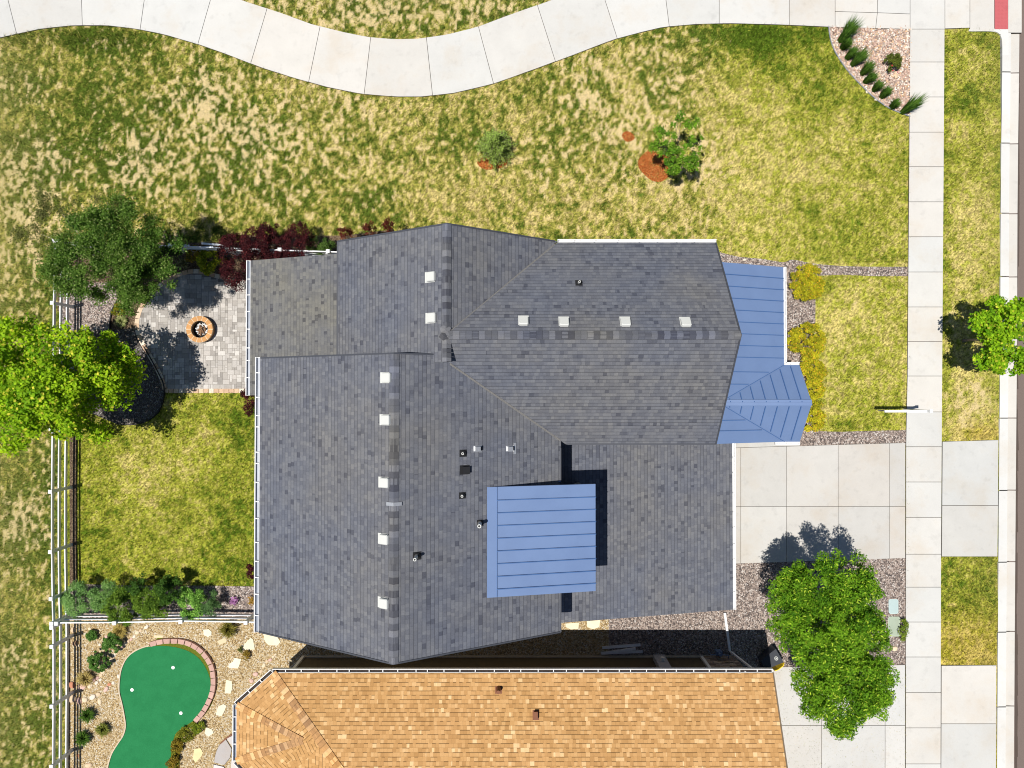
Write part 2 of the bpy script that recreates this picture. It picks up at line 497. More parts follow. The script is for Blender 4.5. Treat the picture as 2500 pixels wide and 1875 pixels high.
def zones(px, py):
    """bare / green / density fields of the turf, by place"""
    def G(cx, cy, sx, sy, a):
        return a * np.exp(-(((px - cx) / sx) ** 2 + ((py - cy) / sy) ** 2))
    out = px < 150
    back = (px > 150) & (px < 640) & (py > 930) & (py < 1500)
    strip = px > 2260
    front = (px > 1940) & (py > 640) & ~strip
    main = ~(out | back | strip | front)
    bare = np.zeros_like(px); green = np.zeros_like(px); clump = np.zeros_like(px); straw = np.zeros_like(px)
    b = 0.255 + G(420, 330, 330, 200, 0.23) + G(800, 330, 300, 140, 0.13) + G(1500, 230, 190, 150, 0.20) + G(1500, 430, 260, 90, 0.10) + G(900, 20, 400, 60, 0.22) + G(1760, 380, 110, 70, 0.14) + G(60, 520, 120, 130, 0.26)
    b += -G(120, 250, 230, 170, 0.22) - G(1200, 240, 160, 70, 0.16) - G(1250, 480, 260, 70, 0.12) - G(700, 545, 300, 60, 0.05) - sstep(1720, 1860, px) * 0.24
    g = 0.48 + G(60, 260, 280, 200, 0.30) + G(120, 95, 260, 40, 0.55) + G(480, 400, 420, 160, 0.22) + G(1830, 85, 170, 30, 0.6) + G(1860, 130, 60, 60, 0.35) + G(1120, 350, 70, 50, 0.3) + G(2000, 150, 130, 110, 0.18) + G(2120, 470, 60, 200, 0.12) - G(1250, 480, 300, 80, 0.18) - G(1800, 400, 260, 160, 0.26) - G(1080, 270, 200, 60, 0.1)
    s = sstep(1650, 1850, px)
    bare = np.where(main, b, bare); green = np.where(main, g, green); clump = np.where(main, 1 - 0.75 * s, clump)
    bare = np.where(out, 0.33 + G(60, 560, 150, 190, 0.16) + G(60, 1280, 80, 60, 0.16), bare)
    green = np.where(out, 0.76 - G(40, 560, 150, 120, 0.15), green)
    clump = np.where(out, 0.9, clump)
    bare = np.where(back, 0.10, bare)
    green = np.where(back, 0.53 + G(560, 1230, 110, 190, 0.26) + G(590, 1000, 60, 80, 0.2) + G(250, 1340, 110, 70, 0.2) + G(400, 1410, 200, 30, 0.1) - G(330, 1180, 120, 120, 0.12) - G(500, 1090, 80, 110, 0.22), green)
    clump = np.where(back, 0.12, clump)
    e = np.minimum(np.abs(px - 2303), np.abs(px - 2442))
    top = py < 1080
    green = np.where(strip & top, 0.34 + 0.30 * np.exp(-e / 16) + G(2370, 250, 40, 40, 0.5) + G(2380, 380, 60, 60, 0.2) + G(2380, 100, 60, 40, 0.25) - G(2370, 560, 60, 90, 0.22) - G(2370, 990, 80, 130, 0.25) - G(2340, 760, 50, 90, 0.1), green)
    bare = np.where(strip & top, 0.12 + G(2370, 980, 70, 110, 0.30) + G(2335, 760, 40, 90, 0.25) + G(2395, 712, 16, 16, 0.25), bare)
    green = np.where(strip & ~top, 0.68 - sstep(1440, 1580, py) * 0.40, green)
    bare = np.where(strip & ~top, 0.05, bare)
    clump = np.where(strip, 0.2, clump)
    green = np.where(front, 0.36 + G(2010, 700, 40, 30, 0.25) + G(2170, 1000, 60, 60, 0.22) + G(2060, 1040, 120, 20, 0.2) - G(2080, 760, 60, 60, 0.16) - G(2020, 850, 60, 60, 0.16), green)
    bare = np.where(front, 0.13 + G(2085, 750, 30, 40, 0.16), bare)
    clump = np.where(front, 0.12, clump)
    gold = np.where(strip & ~top, 0.6 * sstep(1430, 1580, py), 0.0) + np.where(strip & top, G(2400, 1060, 60, 30, 0.7), 0)
    return bare, green, clump, gold

def lawn_fields(X, Y):
    c, s = math.cos(TILT), math.sin(TILT)
    zc = -Y * s - CH * c
    px = 1250 + F * X / -zc
    py = 937.5 - F * (Y * c - CH * s) / -zc
    bare, green, clump, gold = zones(px, py)
    # slightly wind-stretched clumps of turf
    wx = X + 0.25 * (fbm(X * 1.3, Y * 1.3, 5, 2) - 0.5)
    wy = Y + 0.25 * (fbm(X * 1.3, Y * 1.3, 9, 2) - 0.5)
    n1 = fbm(wx * 7.2, wy * 4.8, 21, 3)
    n2 = fbm(X * 0.6, Y * 0.6, 33, 3)
    n3 = fbm(X * 9, Y * 9, 41, 2)
    n5 = fbm(X * 2.3, Y * 2.3, 61, 4)
    sm = 1 - clump
    th = bare - 0.012 + (n2 - 0.5) * 0.26
    soil = 0.86 * sstep(-0.13, 0.11, th - 0.02 - n1 * (0.55 + 0.45 * clump) - 0.0 - 0.17 * (1 - clump) + (n3 - 0.5) * 0.16)
    g = green - 0.04 + 0.06 * clump + (n2 - 0.5) * (0.5 - 0.2 * sm) + (n5 - 0.5) * (0.7 - 0.1 * sm) + (n1 - 0.5) * (0.3 + 1.25 * clump) + (n3 - 0.5) * 0.7
    return soil, np.clip(g, 0, 1), gold, n3, clump

C_STRAW0 = np.array([0.56, 0.470, 0.165]); C_MID0 = np.array([0.315, 0.330, 0.036]); C_GREEN0 = np.array([0.075, 0.128, 0.010])
C_SOIL = np.array([0.64, 0.50, 0.275]); C_GOLD = np.array([0.30, 0.205, 0.016]); C_DEEP = np.array([0.03, 0.07, 0.008])
def turf_colour(g, gold, dry):
    dry = np.clip(dry, 0, 1)[:, None] * 0.6
    C_MID = C_MID0 * (1 - dry) + np.array([0.315, 0.275, 0.075]) * dry
    C_GREEN = C_GREEN0 * (1 - dry) + np.array([0.085, 0.118, 0.020]) * dry
    C_STRAW = C_STRAW0 * (1 - dry) + np.array([0.54, 0.43, 0.19]) * dry
    g = g[:, None]; gold = np.clip(gold, 0, 1)[:, None]
    a = sstep(0.0, 0.5, g); b = sstep(0.42, 0.95, g)
    c = C_STRAW * (1 - a) + C_MID * a
    c = c * (1 - b) + C_GREEN * b
    return c * (1 - gold * 0.75) + C_GOLD * gold * 0.75 * (0.6 + 0.8 * (1 - g))

def axis(lo, hi, step, far):
    a = list(np.arange(lo, hi, step)) + [hi]
    b, d = [], step
    x = lo
    while x > far[0]:
        d *= 1.5; x -= d; b.append(x)
    c, d, x = [], step, hi
    while x < far[1]:
        d *= 1.5; x += d; c.append(x)
    return np.array(b[::-1] + a + c)
ax = axis(-23.5, KX, 0.062, (-150, KX - 1))
ay = axis(-18.0, 18.5, 0.062, (-150, 150))
GX, GY = np.meshgrid(ax, ay)
nx, ny = len(ax), len(ay)
fx, fy = GX.ravel(), GY.ravel()
soil, gg, gold, n3, dry = lawn_fields(fx, fy)
colr = turf_colour(gg, gold, dry)
grain = RNG.uniform(0.42, 1.48, (len(fx), 1))
colr = colr * (0.78 + 0.45 * n3[:, None]) * (grain * (1 - 0.65 * soil[:, None]) + 0.65 * soil[:, None])
colr = colr * (1 - soil[:, None]) + C_SOIL * (0.85 + 0.3 * n3[:, None]) * soil[:, None]
far_ = sstep(19.0, 27.0, np.maximum(np.abs(fx), np.abs(fy) + 3))[:, None]
colr = colr * (1 - far_) + np.array([0.29, 0.26, 0.085]) * far_
zz = -0.004 + 0.02 * (1 - soil) * (n3 - 0.5)
zz = np.minimum(zz, 0.0)
_zc = -fy * math.sin(TILT) - CH * math.cos(TILT)
_px = 1250 + F * fx / -_zc; _py = 937.5 - F * (fy * math.cos(TILT) - CH * math.sin(TILT)) / -_zc
zz = np.where(_px > np.interp(_py, [-200, 110, 460, 900, 1080, 1500, 1875], [2446, 2446, 2441.5, 2440, 2438, 2435, 2432.5]) + 6, -0.16, zz)
me = bpy.data.meshes.new('lawn')
me.vertices.add(nx * ny)
me.vertices.foreach_set('co', np.stack([fx, fy, zz], 1).astype(np.float32).ravel())
ii = (np.arange(ny - 1)[:, None] * nx + np.arange(nx - 1)[None, :]).ravel()
q = np.stack([ii, ii + 1, ii + 1 + nx, ii + nx], 1).astype(np.int32)
me.loops.add(q.size); me.loops.foreach_set('vertex_index', q.ravel())
me.polygons.add(len(q)); me.polygons.foreach_set('loop_start', (np.arange(len(q)) * 4).astype(np.int32))
me.update(calc_edges=True)
ca = me.color_attributes.new('Col', 'FLOAT_COLOR', 'POINT')
ca.data.foreach_set('color', np.concatenate([colr, np.ones((len(colr), 1))], 1).astype(np.float32).ravel())
me.materials.append(M_lawn)
lawn = bpy.data.objects.new('lawn', me); COL.objects.link(lawn); lawn['kind'] = 'structure'
del GX, GY, q, ii

# ---- flat beds laid on the lawn, each a sheet of its own a few mm up
def bed(name, px, m, z, col=(1, 1, 1)):
    mb = MB()
    P = [(p.x, p.y) for p in WP(px, z)]
    mb.prism(P, -0.1, z, col=col)
    return struct(mb, name, m)

def curve(pts, n=6, closed=False):
    """catmull-rom through pixel points"""
    out, L = [], len(pts)
    rng = range(L if closed else L - 1)
    for i in rng:
        p0 = pts[(i - 1) % L] if closed or i > 0 else pts[0]
        p1, p2 = pts[i], pts[(i + 1) % L]
        p3 = pts[(i + 2) % L] if closed or i + 2 < L else pts[-1]
        for k in range(n):
            t = k / n
            out.append(tuple(0.5 * (2 * p1[j] + (p2[j] - p0[j]) * t + (2 * p0[j] - 5 * p1[j] + 4 * p2[j] - p3[j]) * t * t + (3 * p1[j] - p0[j] - 3 * p2[j] + p3[j]) * t ** 3) for j in (0, 1)))
    if not closed: out.append(pts[-1])
    return out

edge_rock = curve([(2022, 64), (2026, 92), (2034, 118), (2047, 142), (2062, 164), (2082, 188), (2106, 213), (2130, 236), (2155, 255), (2182, 270), (2224, 285)])
NOGRASS = []
bed_rock = edge_rock + [(2224, 64)]
gp_front = [(1700, 600)] + curve([(1745, 612), (1800, 626), (1860, 632), (1912, 640), (1935, 634), (1985, 643), (2050, 649), (2130, 651), (2216, 651)]) + curve([(2216, 674), (2130, 674), (2060, 671), (1998, 673)]) + [(1991, 700), (1990, 1046)] + curve([(1990, 1052), (2050, 1054), (2120, 1052), (2213, 1050)]) + [(2213, 1086), (1700, 1100)]
gp_side = [(1486, 1400), (1793, 1370), (2212, 1360), (2212, 1626), (1880, 1632), (1880, 1760), (1486, 1760)]
gt_nbr = [(166, 1512), (640, 1512), (640, 1400), (1486, 1400), (1486, 1760), (1200, 1900), (1200, 2000), (166, 2000)]
bed_path = [(150, 690), (330, 690)] + curve([(296, 728), (284, 742), (275, 758), (271, 778), (270, 798), (266, 830)]) + [(240, 900), (150, 900)]
bed_bark = [(296, 700), (460, 600), (560, 600), (600, 690), (470, 700), (400, 720), (350, 760), (336, 830), (360, 900), (300, 900), (268, 830), (270, 798), (275, 758)]
bed_nw = [(140, 592), (620, 592), (620, 700), (140, 760)]
bed_dark = [(150, 820), (330, 800)] + curve([(352, 846), (372, 880), (389, 912), (401, 940), (401, 972), (389, 1004), (364, 1026), (326, 1037), (285, 1035)]) + [(200, 1000), (150, 950)]
fence_shade = [(170, 700), (187, 700), (187, 1100), (188, 1425), (184, 1520), (170, 1520)]
bed_south = [(160, 1440), (190, 1426), (330, 1430), (520, 1430), (560, 1431), (640, 1432), (640, 1512), (160, 1512)]
bed_hedge = [(600, 575), (840, 575), (960, 560), (960, 640), (600, 660)]
bed('gravel_bed', bed_rock, M_grock, 0.012)
bed('gravel_bed', gp_front, M_gpink, 0.014)
bed('gravel_bed', gp_side, M_gpink, 0.012)
bed('gravel_bed', gt_nbr, M_gtan, 0.016)
bed('mulch_or_shade_bed', bed_nw, M_gbark, 0.004)
bed('gravel_bed', bed_path, M_gpink, 0.012)
bed('mulch_or_shade_bed', bed_bark, M_gbark, 0.016)
bed('gravel_bed', bed_dark, M_gdark, 0.020)
bed('mulch_or_shade_bed', fence_shade, M_gbark, 0.008)  # bark-coloured strip stands in for the fence's shadow on the grass
bed('gravel_bed', bed_south, M_gpink, 0.024)
bed('mulch_or_shade_bed', bed_hedge, M_gbark, 0.028)
NOGRASS += [bed_rock, gp_front, gp_side, gt_nbr, bed_path, bed_bark, bed_nw, bed_dark, fence_shade, bed_south, bed_hedge]

# mulch rings round the two young trees
def mulch_ring(pts, seed):
    mb = MB()
    P = [(p.x, p.y) for p in WP(curve(pts, 4, True), 0.0)]
    mb.prism(P, -0.1, 0.012)
    return mb
m1 = [(1558, 392), (1572, 375), (1592, 362), (1604, 372), (1625, 380), (1640, 396), (1632, 416), (1634, 430), (1612, 444), (1590, 440), (1572, 425), (1560, 410)]
m2 = [(1165, 398), (1180, 384), (1215, 380), (1238, 388), (1236, 402), (1214, 412), (1182, 413)]
solo(mulch_ring(m1, 1), 'mulch_patch', M_gred, 'wide orange bark mulch patch under the sparse broad-leaved sapling', 'mulch patch', origin=W(1600, 405), kind='structure')
solo(mulch_ring(m2, 2), 'mulch_patch', M_gred, 'small orange bark mulch patch below the young conifer', 'mulch patch', origin=W(1205, 398), kind='structure')
m3 = [(1518, 330), (1530, 320), (1546, 328), (1548, 340), (1530, 346)]
solo(mulch_ring(m3, 3), 'mulch_patch', M_gred, 'tiny faded orange mulch spot in the lawn left of the sapling', 'mulch patch', origin=W(1533, 333), kind='structure')

# ---- concrete: every panel a slab of its own tint over a dark joint bed
def panels(name, quads, z=0.045, gap=0.011, seed=1, base=(0.55, 0.54, 0.515)):
    rr = random.Random(seed)
    mb = MB()
    for q in quads:
        tone = None
        if isinstance(q, tuple) and isinstance(q[1], (int, float)) and len(q) == 2: q, tone = q
        P = [Vector((p.x, p.y)) for p in WP(q, z)]
        c = sum(P, Vector((0, 0))) / len(P)
        out = []
        for p in P:
            d = (p - c)
            out.append(p - Vector((math.copysign(min(gap, abs(d.x)), d.x), math.copysign(min(gap, abs(d.y)), d.y))))
        k = tone if tone is not None else rr.uniform(0.95, 1.03)
        wv = rr.uniform(-0.02, 0.02)
        mb.prism([(p.x, p.y) for p in out], -0.1, z, col=(base[0] * k * (1 + wv), base[1] * k, base[2] * k * (1 - wv)))
        mb.prism([(p.x, p.y) for p in P], -0.1, z - 0.018, col=(0.07, 0.06, 0.05))
    return struct(mb, name, M_conc)

jo = [(-300, -300), (-130, -140), (20, 40.5), (199, 201), (352, 342), (513, 483), (652, 612), (781.5, 753.5), (905, 889), (1041, 1056), (1168, 1205), (1312, 1356), (1478, 1507), (1626, 1634), (1756, 1756), (1927, 1927), (2039, 2039)]
def trail_up_x(x0): return x0
qs = []
tone = [0.93, 0.94, 0.94, 1.01, 1.02, 1.03, 1.02, 1.02, 0.965, 0.99, 0.985, 0.965, 1.03, 0.98, 1.03, 0.95]
for i, ((u0, l0), (u1, l1)) in enumerate(zip(jo, jo[1:])):
    # joint slants were read at the top of the frame or at the upper edge; carry them on
    def upx(u, l):
        yl = interp(trail_lo, l)
        yu = max(interp(trail_up, u), 0)
        yt = interp(trail_up, u)
        return l + (u - l) * (yl - yt) / max(yl - yu, 1)
    a, b = upx(u0, l0), upx(u1, l1)
    lo = [(x, interp(trail_lo, x)) for x in np.linspace(l0, l1, 7)]
    up = [(x, interp(trail_up, x)) for x in np.linspace(b, a, 7)]
    qs.append((lo + up, tone[i]))
qs.append(([(2039, 66), (2138, 69), (2142, 31), (2039, 28)], 1.0))
qs.append(([(2039, 28), (2142, 31), (2144, -87), (2039, -87)], 1.01))
qs.append(([(2138, 69), (2222, 71), (2222, 34), (2142, 31)], 1.0))
qs.append(([(2142, 31), (2222, 34), (2222, -87), (2144, -87)], 0.99))
qs.append(([(2222, 71), (2307, 71), (2307, -20), (2222, -20)], 1.0))
qs.append(([(2222, -20), (2307, -20), (2307, -90), (2222, -90)], 1.0))
qs.append(([(2307, 70), (2368, 68), (2368, -90), (2307, -90)], 1.01))
qs.append(([(2368, 75), (2428, 76), (2428, -90), (2368, -90)], 0.96))
qs.append(([(2461, 80), (2495, 80), (2495, -90), (2461, -90)], 0.95))
panels('footpath', qs, seed=4)
NOGRASS.append(trail_lo + trail_up[::-1])
NOGRASS.append([(2030, 71), (2500, 71), (2500, -100), (2030, -100)])

mb = MB()
P = [(p.x, p.y) for p in WP([(2429, 71), (2461, 71), (2461, -90), (2429, -90)], 0.05)]
mb.prism(P, -0.1, 0.05, col=(0.46, 0.115, 0.125))
x0, y0 = P[0]; x1, y1 = P[2]
for a in np.arange(min(x0, x1) + 0.05, max(x0, x1) - 0.03, 0.06):
    for b_ in np.arange(y0 + 0.05, y1 - 0.03, 0.06):
        mb.prism([(a - .012, b_ - .012), (a + .012, b_ - .012), (a + .012, b_ + .012), (a - .012, b_ + .012)], 0.05, 0.055, col=(0.46, 0.115, 0.125))
solo(mb, 'tactile_paving', M_conc, 'faded red tactile warning pad at the kerb ramp in the top right corner', 'tactile paving', origin=W(2445, -10), kind='structure')

def swx(y):   # left and right edge of the sidewalk
    return float(np.interp(y, [71, 460, 920, 1070, 1875], [2222, 2219, 2215.5, 2212, 2211])), float(np.interp(y, [71, 460, 800, 1360, 1875], [2306.5, 2304, 2301.5, 2298, 2297]))
jy = [71, 151.3, 236.7, 322.6, 407, 492.7, 578, 664, 749.4, 834, 918, 1005.6, 1090.7, 1176.7, 1263, 1353, 1433.5, 1518.6, 1604, 1691, 1777, 1865, 1950, 2040]
qs = []
tn = [0.97, 1.0, 1.01, 0.99, 1.0, 1.0, 1.0, 1.0, 1.0, 1.01, 1.02, 0.96, 0.97, 0.99, 1.01, 0.98, 0.99, 1.01, 0.97, 0.97, 0.98, 1.0, 0.99]
for i, (a, b) in enumerate(zip(jy, jy[1:])):
    la, ra = swx(a); lb, rb = swx(b)
    qs.append(([(la, a), (ra, a), (rb, b), (lb, b)], tn[i]))
panels('sidewalk', qs, seed=5)
NOGRASS.append([(2222, 60), (2307, 60), (2297, 2000), (2211, 2000)])

# house driveway with the sliver of path under the porch edge
dtop = lambda x: 1093.5 - (x - 1790) * 0.030
dbot = lambda x: 1376.5 - (x - 1790) * 0.0325
xs = [1740, 1808.5, 1920, 2046.5, 2172, 2210.5]
qs = []
for a, b in zip(xs, xs[1:]):
    qs.append([(a, dtop(a)), (b, dtop(b)), (b, 1236.5), (a, 1236.5)])
    qs.append([(a, 1236.5), (b, 1236.5), (b, dbot(b)), (a, dbot(a))])
qs.append([(1740, 1060), (1953, 1060), (1953, 1088.6), (1740, 1095)])
panels('driveway', qs, seed=8, base=(0.50, 0.485, 0.46), gap=0.009)
panels('driveway_apron', [[(2301, 1078), (2438, 1074), (2437, 1234), (2300, 1234)], [(2300, 1234), (2437, 1234), (2435.5, 1359), (2299, 1359)]], seed=9, base=(0.50, 0.50, 0.485))
qs = [[(1850, 1629), (2006, 1627), (2006, 1771), (1850, 1771)], [(2006, 1627), (2161, 1624), (2161, 1771), (2006, 1771)], [(2161, 1624), (2210, 1623), (2210, 1771), (2161, 1771)],
      [(1850, 1771), (2006, 1771), (2006, 1990), (1850, 1990)], [(2006, 1771), (2161, 1771), (2161, 1990), (2006, 1990)], [(2161, 1771), (2210, 1771), (2210, 1990), (2161, 1990)]]
panels('neighbour_driveway', qs, seed=3, base=(0.535, 0.525, 0.505))
panels('neighbour_apron', [[(2298.5, 1625), (2433, 1624), (2432.5, 1767), (2298, 1767)], [(2298, 1767), (2432.5, 1767), (2431.5, 1990), (2297, 1990)]], seed=2, base=(0.535, 0.525, 0.50))
NOGRASS += [[(1740, 1060), (1953, 1060), (1953, 1090), (2211, 1080), (2211, 1364), (1740, 1380)], [(2300, 1078), (2440, 1074), (2436, 1359), (2299, 1359)], [(2298, 1625), (2434, 1624), (2431, 2000), (2297, 2000)]]

# kerb, gutter pan and street
ky = [-200, 80, 176.5, 350, 521, 675.6, 850, 1020.7, 1197, 1372, 1542.6, 1725, 1900, 2060]
kl = lambda y: float(np.interp(y, [-200, 110, 460, 900, 1080, 1500, 1875], [2446, 2446, 2441.5, 2440, 2438, 2435, 2432.5]))
kb = MB()
for i, (a, b) in enumerate(zip(ky, ky[1:])):
    k = random.Random(i).uniform(0.94, 1.04)
    for (d0, d1, z0, z1, cc) in ((0, 21, 0.04, 0.03, (0.60, 0.60, 0.585)), (21, 25, 0.03, -0.07, (0.56, 0.555, 0.53)), (25, 45, -0.07, -0.055, (0.545, 0.525, 0.49))):
        g = 1.2 if b < 2000 else 0
        pts = []
        if i == 0 and d0 < 22: continue
        for (x, y, z) in ((kl(a) + d0, a + g, z0), (kl(a) + d1, a + g, z1), (kl(b) + d1, b - g, z1), (kl(b) + d0, b - g, z0)):
            w = W(x, y, 0); pts.append((w.x, w.y, z))
        kb.face(pts[::-1], col=tuple(c * k for c in cc))
    w0, w1 = W(kl(a) - 1, a), W(kl(b) + 46, b)
    kb.face([(w0.x - .05, w1.y, -0.12), (w1.x, w1.y, -0.12), (w1.x, w0.y, -0.12), (w0.x - .05, w0.y, -0.12)], col=(0.10, 0.09, 0.08))
    kb.face([(w0.x, w1.y, 0.035), (w0.x, w0.y, 0.035), (w0.x, w0.y, -0.12), (w0.x, w1.y, -0.12)], col=(0.5, 0.5, 0.48))
# rounded return where the kerb meets the ramp
RP = curve([(2368, 70), (2368, 76), (2400, 76), (2425, 77), (2438, 81), (2445, 92), (2447, 112), (2447, 135)], 4)
kb.prism([(p.x, p.y) for p in WP(RP + [(2462, 135), (2462, 70)], 0.04)], -0.1, 0.041, col=(0.60, 0.60, 0.585))
struct(kb, 'kerb', M_conc)
a, b = W(2478, 900), W(3000, 900)
sb = MB()
sb.face([(a.x - 0.3, -200, -0.075), (a.x + 9.5, -200, -0.075), (a.x + 9.5, 200, -0.075), (a.x - 0.3, 200, -0.075)])
struct(sb, 'road', M_asph)
ib = MB()
for i, (u, v) in enumerate(zip(range(-100, 2000, 50), range(-50, 2050, 50))):
    r_ = random.Random(i)
    x0, x1 = W(2480 if u > 600 else 2486, u).x, W(2487 + r_.uniform(-1, 2) if u > 600 else 2492, v).x
    ib.face([(x0, W(0, v).y, -0.068), (x1 + r_.uniform(-.03, .03), W(0, v).y, -0.068), (x1, W(0, u).y, -0.068), (x0, W(0, u).y, -0.068)], col=(0.085, 0.065, 0.055))
struct(ib, 'road_edge_seam', M_conc)
NOGRASS.append([(2440, 71), (2600, 71), (2600, 2000), (2432, 2000)])
# far side of the street
fb = MB()
fb.face([(a.x + 9.5, -200, 0.0), (a.x + 60, -200, 0.0), (a.x + 60, 200, 0.0), (a.x + 9.5, 200, 0.0)], col=(0.25, 0.25, 0.05))
fb.face([(a.x + 9.5, -200, -0.1), (a.x + 9.5, -200, 0.0), (a.x + 9.5, 200, 0.0), (a.x + 9.5, 200, -0.1)], col=(0.5, 0.5, 0.5))
struct(fb, 'far_verge', M_conc)

# ---- patio of mixed rectangular pavers
pat = [(608, 950), (404, 950)] + curve([(402, 942), (386, 905), (368, 872), (348, 838), (338, 816), (334, 794), (337, 772), (348, 745), (378, 708), (410, 684), (436, 671), (465, 663), (495, 664), (528, 674), (560, 680), (590, 682)]) + [(700, 682), (700, 950)]
patw = [(p.x, p.y) for p in WP(pat, 0.03)]
mb = MB()
mb.prism(patw, -0.1, 0.022, col=(0.22, 0.20, 0.18))
cell = 0.105
xs0, ys0 = min(p[0] for p in patw), min(p[1] for p in patw)
nxp, nyp = int((max(p[0] for p in patw) - xs0) / cell) + 1, int((max(p[1] for p in patw) - ys0) / cell) + 1
occ = np.zeros((nyp + 4, nxp + 4), bool)
rr = random.Random(3)
shades = [(0.46, 0.43, 0.40), (0.40, 0.375, 0.345), (0.35, 0.325, 0.30), (0.53, 0.505, 0.475), (0.30, 0.28, 0.26), (0.44, 0.415, 0.39)]
for j in range(nyp):
    for i in range(nxp):
        if occ[j, i]: continue
        w, h = rr.choice([(1, 1), (2, 2), (2, 3), (3, 2), (2, 2), (2, 1), (1, 2), (3, 2)])
        while w > 1 and occ[j, i:i + w].any(): w -= 1
        occ[j:j + h, i:i + w] = True
        x, y = xs0 + i * cell, ys0 + j * cell
        cs = [(x + w * cell * fx_, y + h * cell * fy_) for fx_ in (0.08, 0.92) for fy_ in (0.08, 0.92)]
        if all(bool(inpoly(np.array([c_[0]]), np.array([c_[1]]), patw)[0]) for c_ in cs):
            g = 0.006
            sh = rr.choice(shades); k = rr.uniform(0.92, 1.08)
            mb.prism([(x + g, y + g), (x + w * cell - g, y + g), (x + w * cell - g, y + h * cell - g), (x + g, y + h * cell - g)], 0.0, 0.03, col=tuple(c * k for c in sh))
# tan border course
bord = [(620, 954), (402, 954)] + pat[2:-2]
bw = [Vector((p.x, p.y)) for p in WP(bord, 0.03)]
acc, prev = 0, bw[0]
cen = Vector((sum(p.x for p in bw) / len(bw), sum(p.y for p in bw) / len(bw)))
dense = []
for a_, b_ in zip(bw, bw[1:]):
    n_ = max(1, int((b_ - a_).length / 0.02))
    dense += [a_ + (b_ - a_) * t / n_ for t in range(n_)]
step = 11
for k in range(0, len(dense) - step, step):
    a_, b_ = dense[k], dense[k + step - 1]
    t = (b_ - a_).normalized(); nn = Vector((-t.y, t.x))
    if nn.dot(a_ - cen) < 0: nn = -nn
    sh = rr.choice([(0.60, 0.42, 0.28), (0.66, 0.50, 0.36), (0.54, 0.37, 0.25), (0.72, 0.62, 0.50)])
    mb.prism([tuple(a_ - nn * 0.09), tuple(b_ - nn * 0.09), tuple(b_ + nn * 0.10), tuple(a_ + nn * 0.10)], 0.0, 0.036, col=sh)
struct(mb, 'patio', M_vc)
NOGRASS.append(pat)

# ---- neighbour's putting green
turf = curve([(262, 1900), (268, 1862), (276, 1838), (290, 1815), (303, 1795), (309, 1772), (306, 1745), (300, 1715), (294, 1690), (294, 1664), (298, 1636), (308, 1612), (322, 1596), (342, 1584), (370, 1578), (400, 1577), (432, 1581), (462, 1591), (486, 1608), (503, 1632), (513, 1660), (513, 1690), (506, 1715), (492, 1738), (474, 1758), (450, 1774), (430, 1790), (421, 1815), (417, 1845), (413, 1880), (412, 1905)])
mb = MB()
mb.prism([(p.x, p.y) for p in WP(turf, 0.03)], -0.1, 0.030)
struct(mb, 'putting_green', M_turf)
mb = MB()
mb.prism([(p.x, p.y) for p in WP(curve([(400, 1900), (400, 1700), (380, 1566), (420, 1566), (460, 1573), (495, 1594), (520, 1635), (526, 1680), (516, 1722), (490, 1755), (455, 1785), (440, 1840), (440, 1900)]), 0.0)], -0.1, 0.021, col=(0.13, 0.15, 0.02))
struct(mb, 'turf_surround', M_lawn)
# concrete edge on its open side
mb = MB()
ed = [Vector((p.x, p.y)) for p in WP(curve([(262, 1890), (268, 1862), (276, 1838), (290, 1815), (303, 1795), (309, 1772), (306, 1745), (300, 1715), (294, 1690), (294, 1664), (298, 1636), (308, 1612), (322, 1596), (342, 1584), (366, 1576)]), 0.0)]
for a_, b_ in zip(ed, ed[1:]):
    t = (b_ - a_).normalized(); nn = Vector((-t.y, t.x)) * 0.05
    mb.prism([tuple(a_), tuple(b_), tuple(b_ + nn), tuple(a_ + nn)], 0, 0.06, col=(0.55, 0.46, 0.34))
struct(mb, 'turf_kerb', M_vc)
# stone slabs beside the neighbour's corner
slab = [[(580, 1791), (560, 1799), (553, 1803), (568, 1826), (600, 1828), (600, 1788)], [(551, 1804), (541, 1812), (533, 1822), (527, 1836), (524, 1850), (522, 1862), (548, 1868), (562, 1850), (566, 1828)], [(568, 1831), (600, 1832), (600, 1878), (562, 1878), (565, 1852)], [(521, 1866), (547, 1872), (556, 1890), (556, 1920), (520, 1920)], [(558, 1882), (640, 1882), (640, 1940), (558, 1940)]]
qs = [(s_, t_) for s_, t_ in zip(slab, (0.95, 0.74, 1.06, 1.1, 0.9))]
panels('neighbour_patio', qs, z=0.05, seed=12, base=(0.56, 0.53, 0.52))
# ================================================================ THE GREY HOUSE
def plane_from(a, b, c):
    a, b, c = Vector(a), Vector(b), Vector(c)
    n = (b - a).cross(c - a).normalized()
    if n.z < 0: n = -n
    return n, n.dot(a)

def zat(pl, x, y):
    n, d = pl
    return (d - n.x * x - n.y * y) / n.z

def roof_slab(mb, xy, pl, t=0.16, mi=0, mi_edge=1):
    """a roof plane: shingled top with uv in metres, fascia edges and soffit"""
    n, d = pl
    top = [Vector((x, y, zat(pl, x, y))) for x, y in xy]
    up = (Vector((0, 0, 1)) - n * n.z).normalized()
    al = up.cross(n)
    a = sum(top[i].x * top[(i + 1) % len(top)].y - top[(i + 1) % len(top)].x * top[i].y for i in range(len(top)))
    if a < 0: top.reverse()
    mb.face(top, uv=[(p.dot(al) + 50, p.dot(up) + 50) for p in top], mi=mi)
    for i in range(len(top)):
        p, q = top[i], top[(i + 1) % len(top)]
        dz = Vector((0, 0, -t))
        mb.face([p + dz, q + dz, q, p], mi=mi_edge)
    mb.face([p + Vector((0, 0, -t)) for p in reversed(top)], mi=mi_edge)

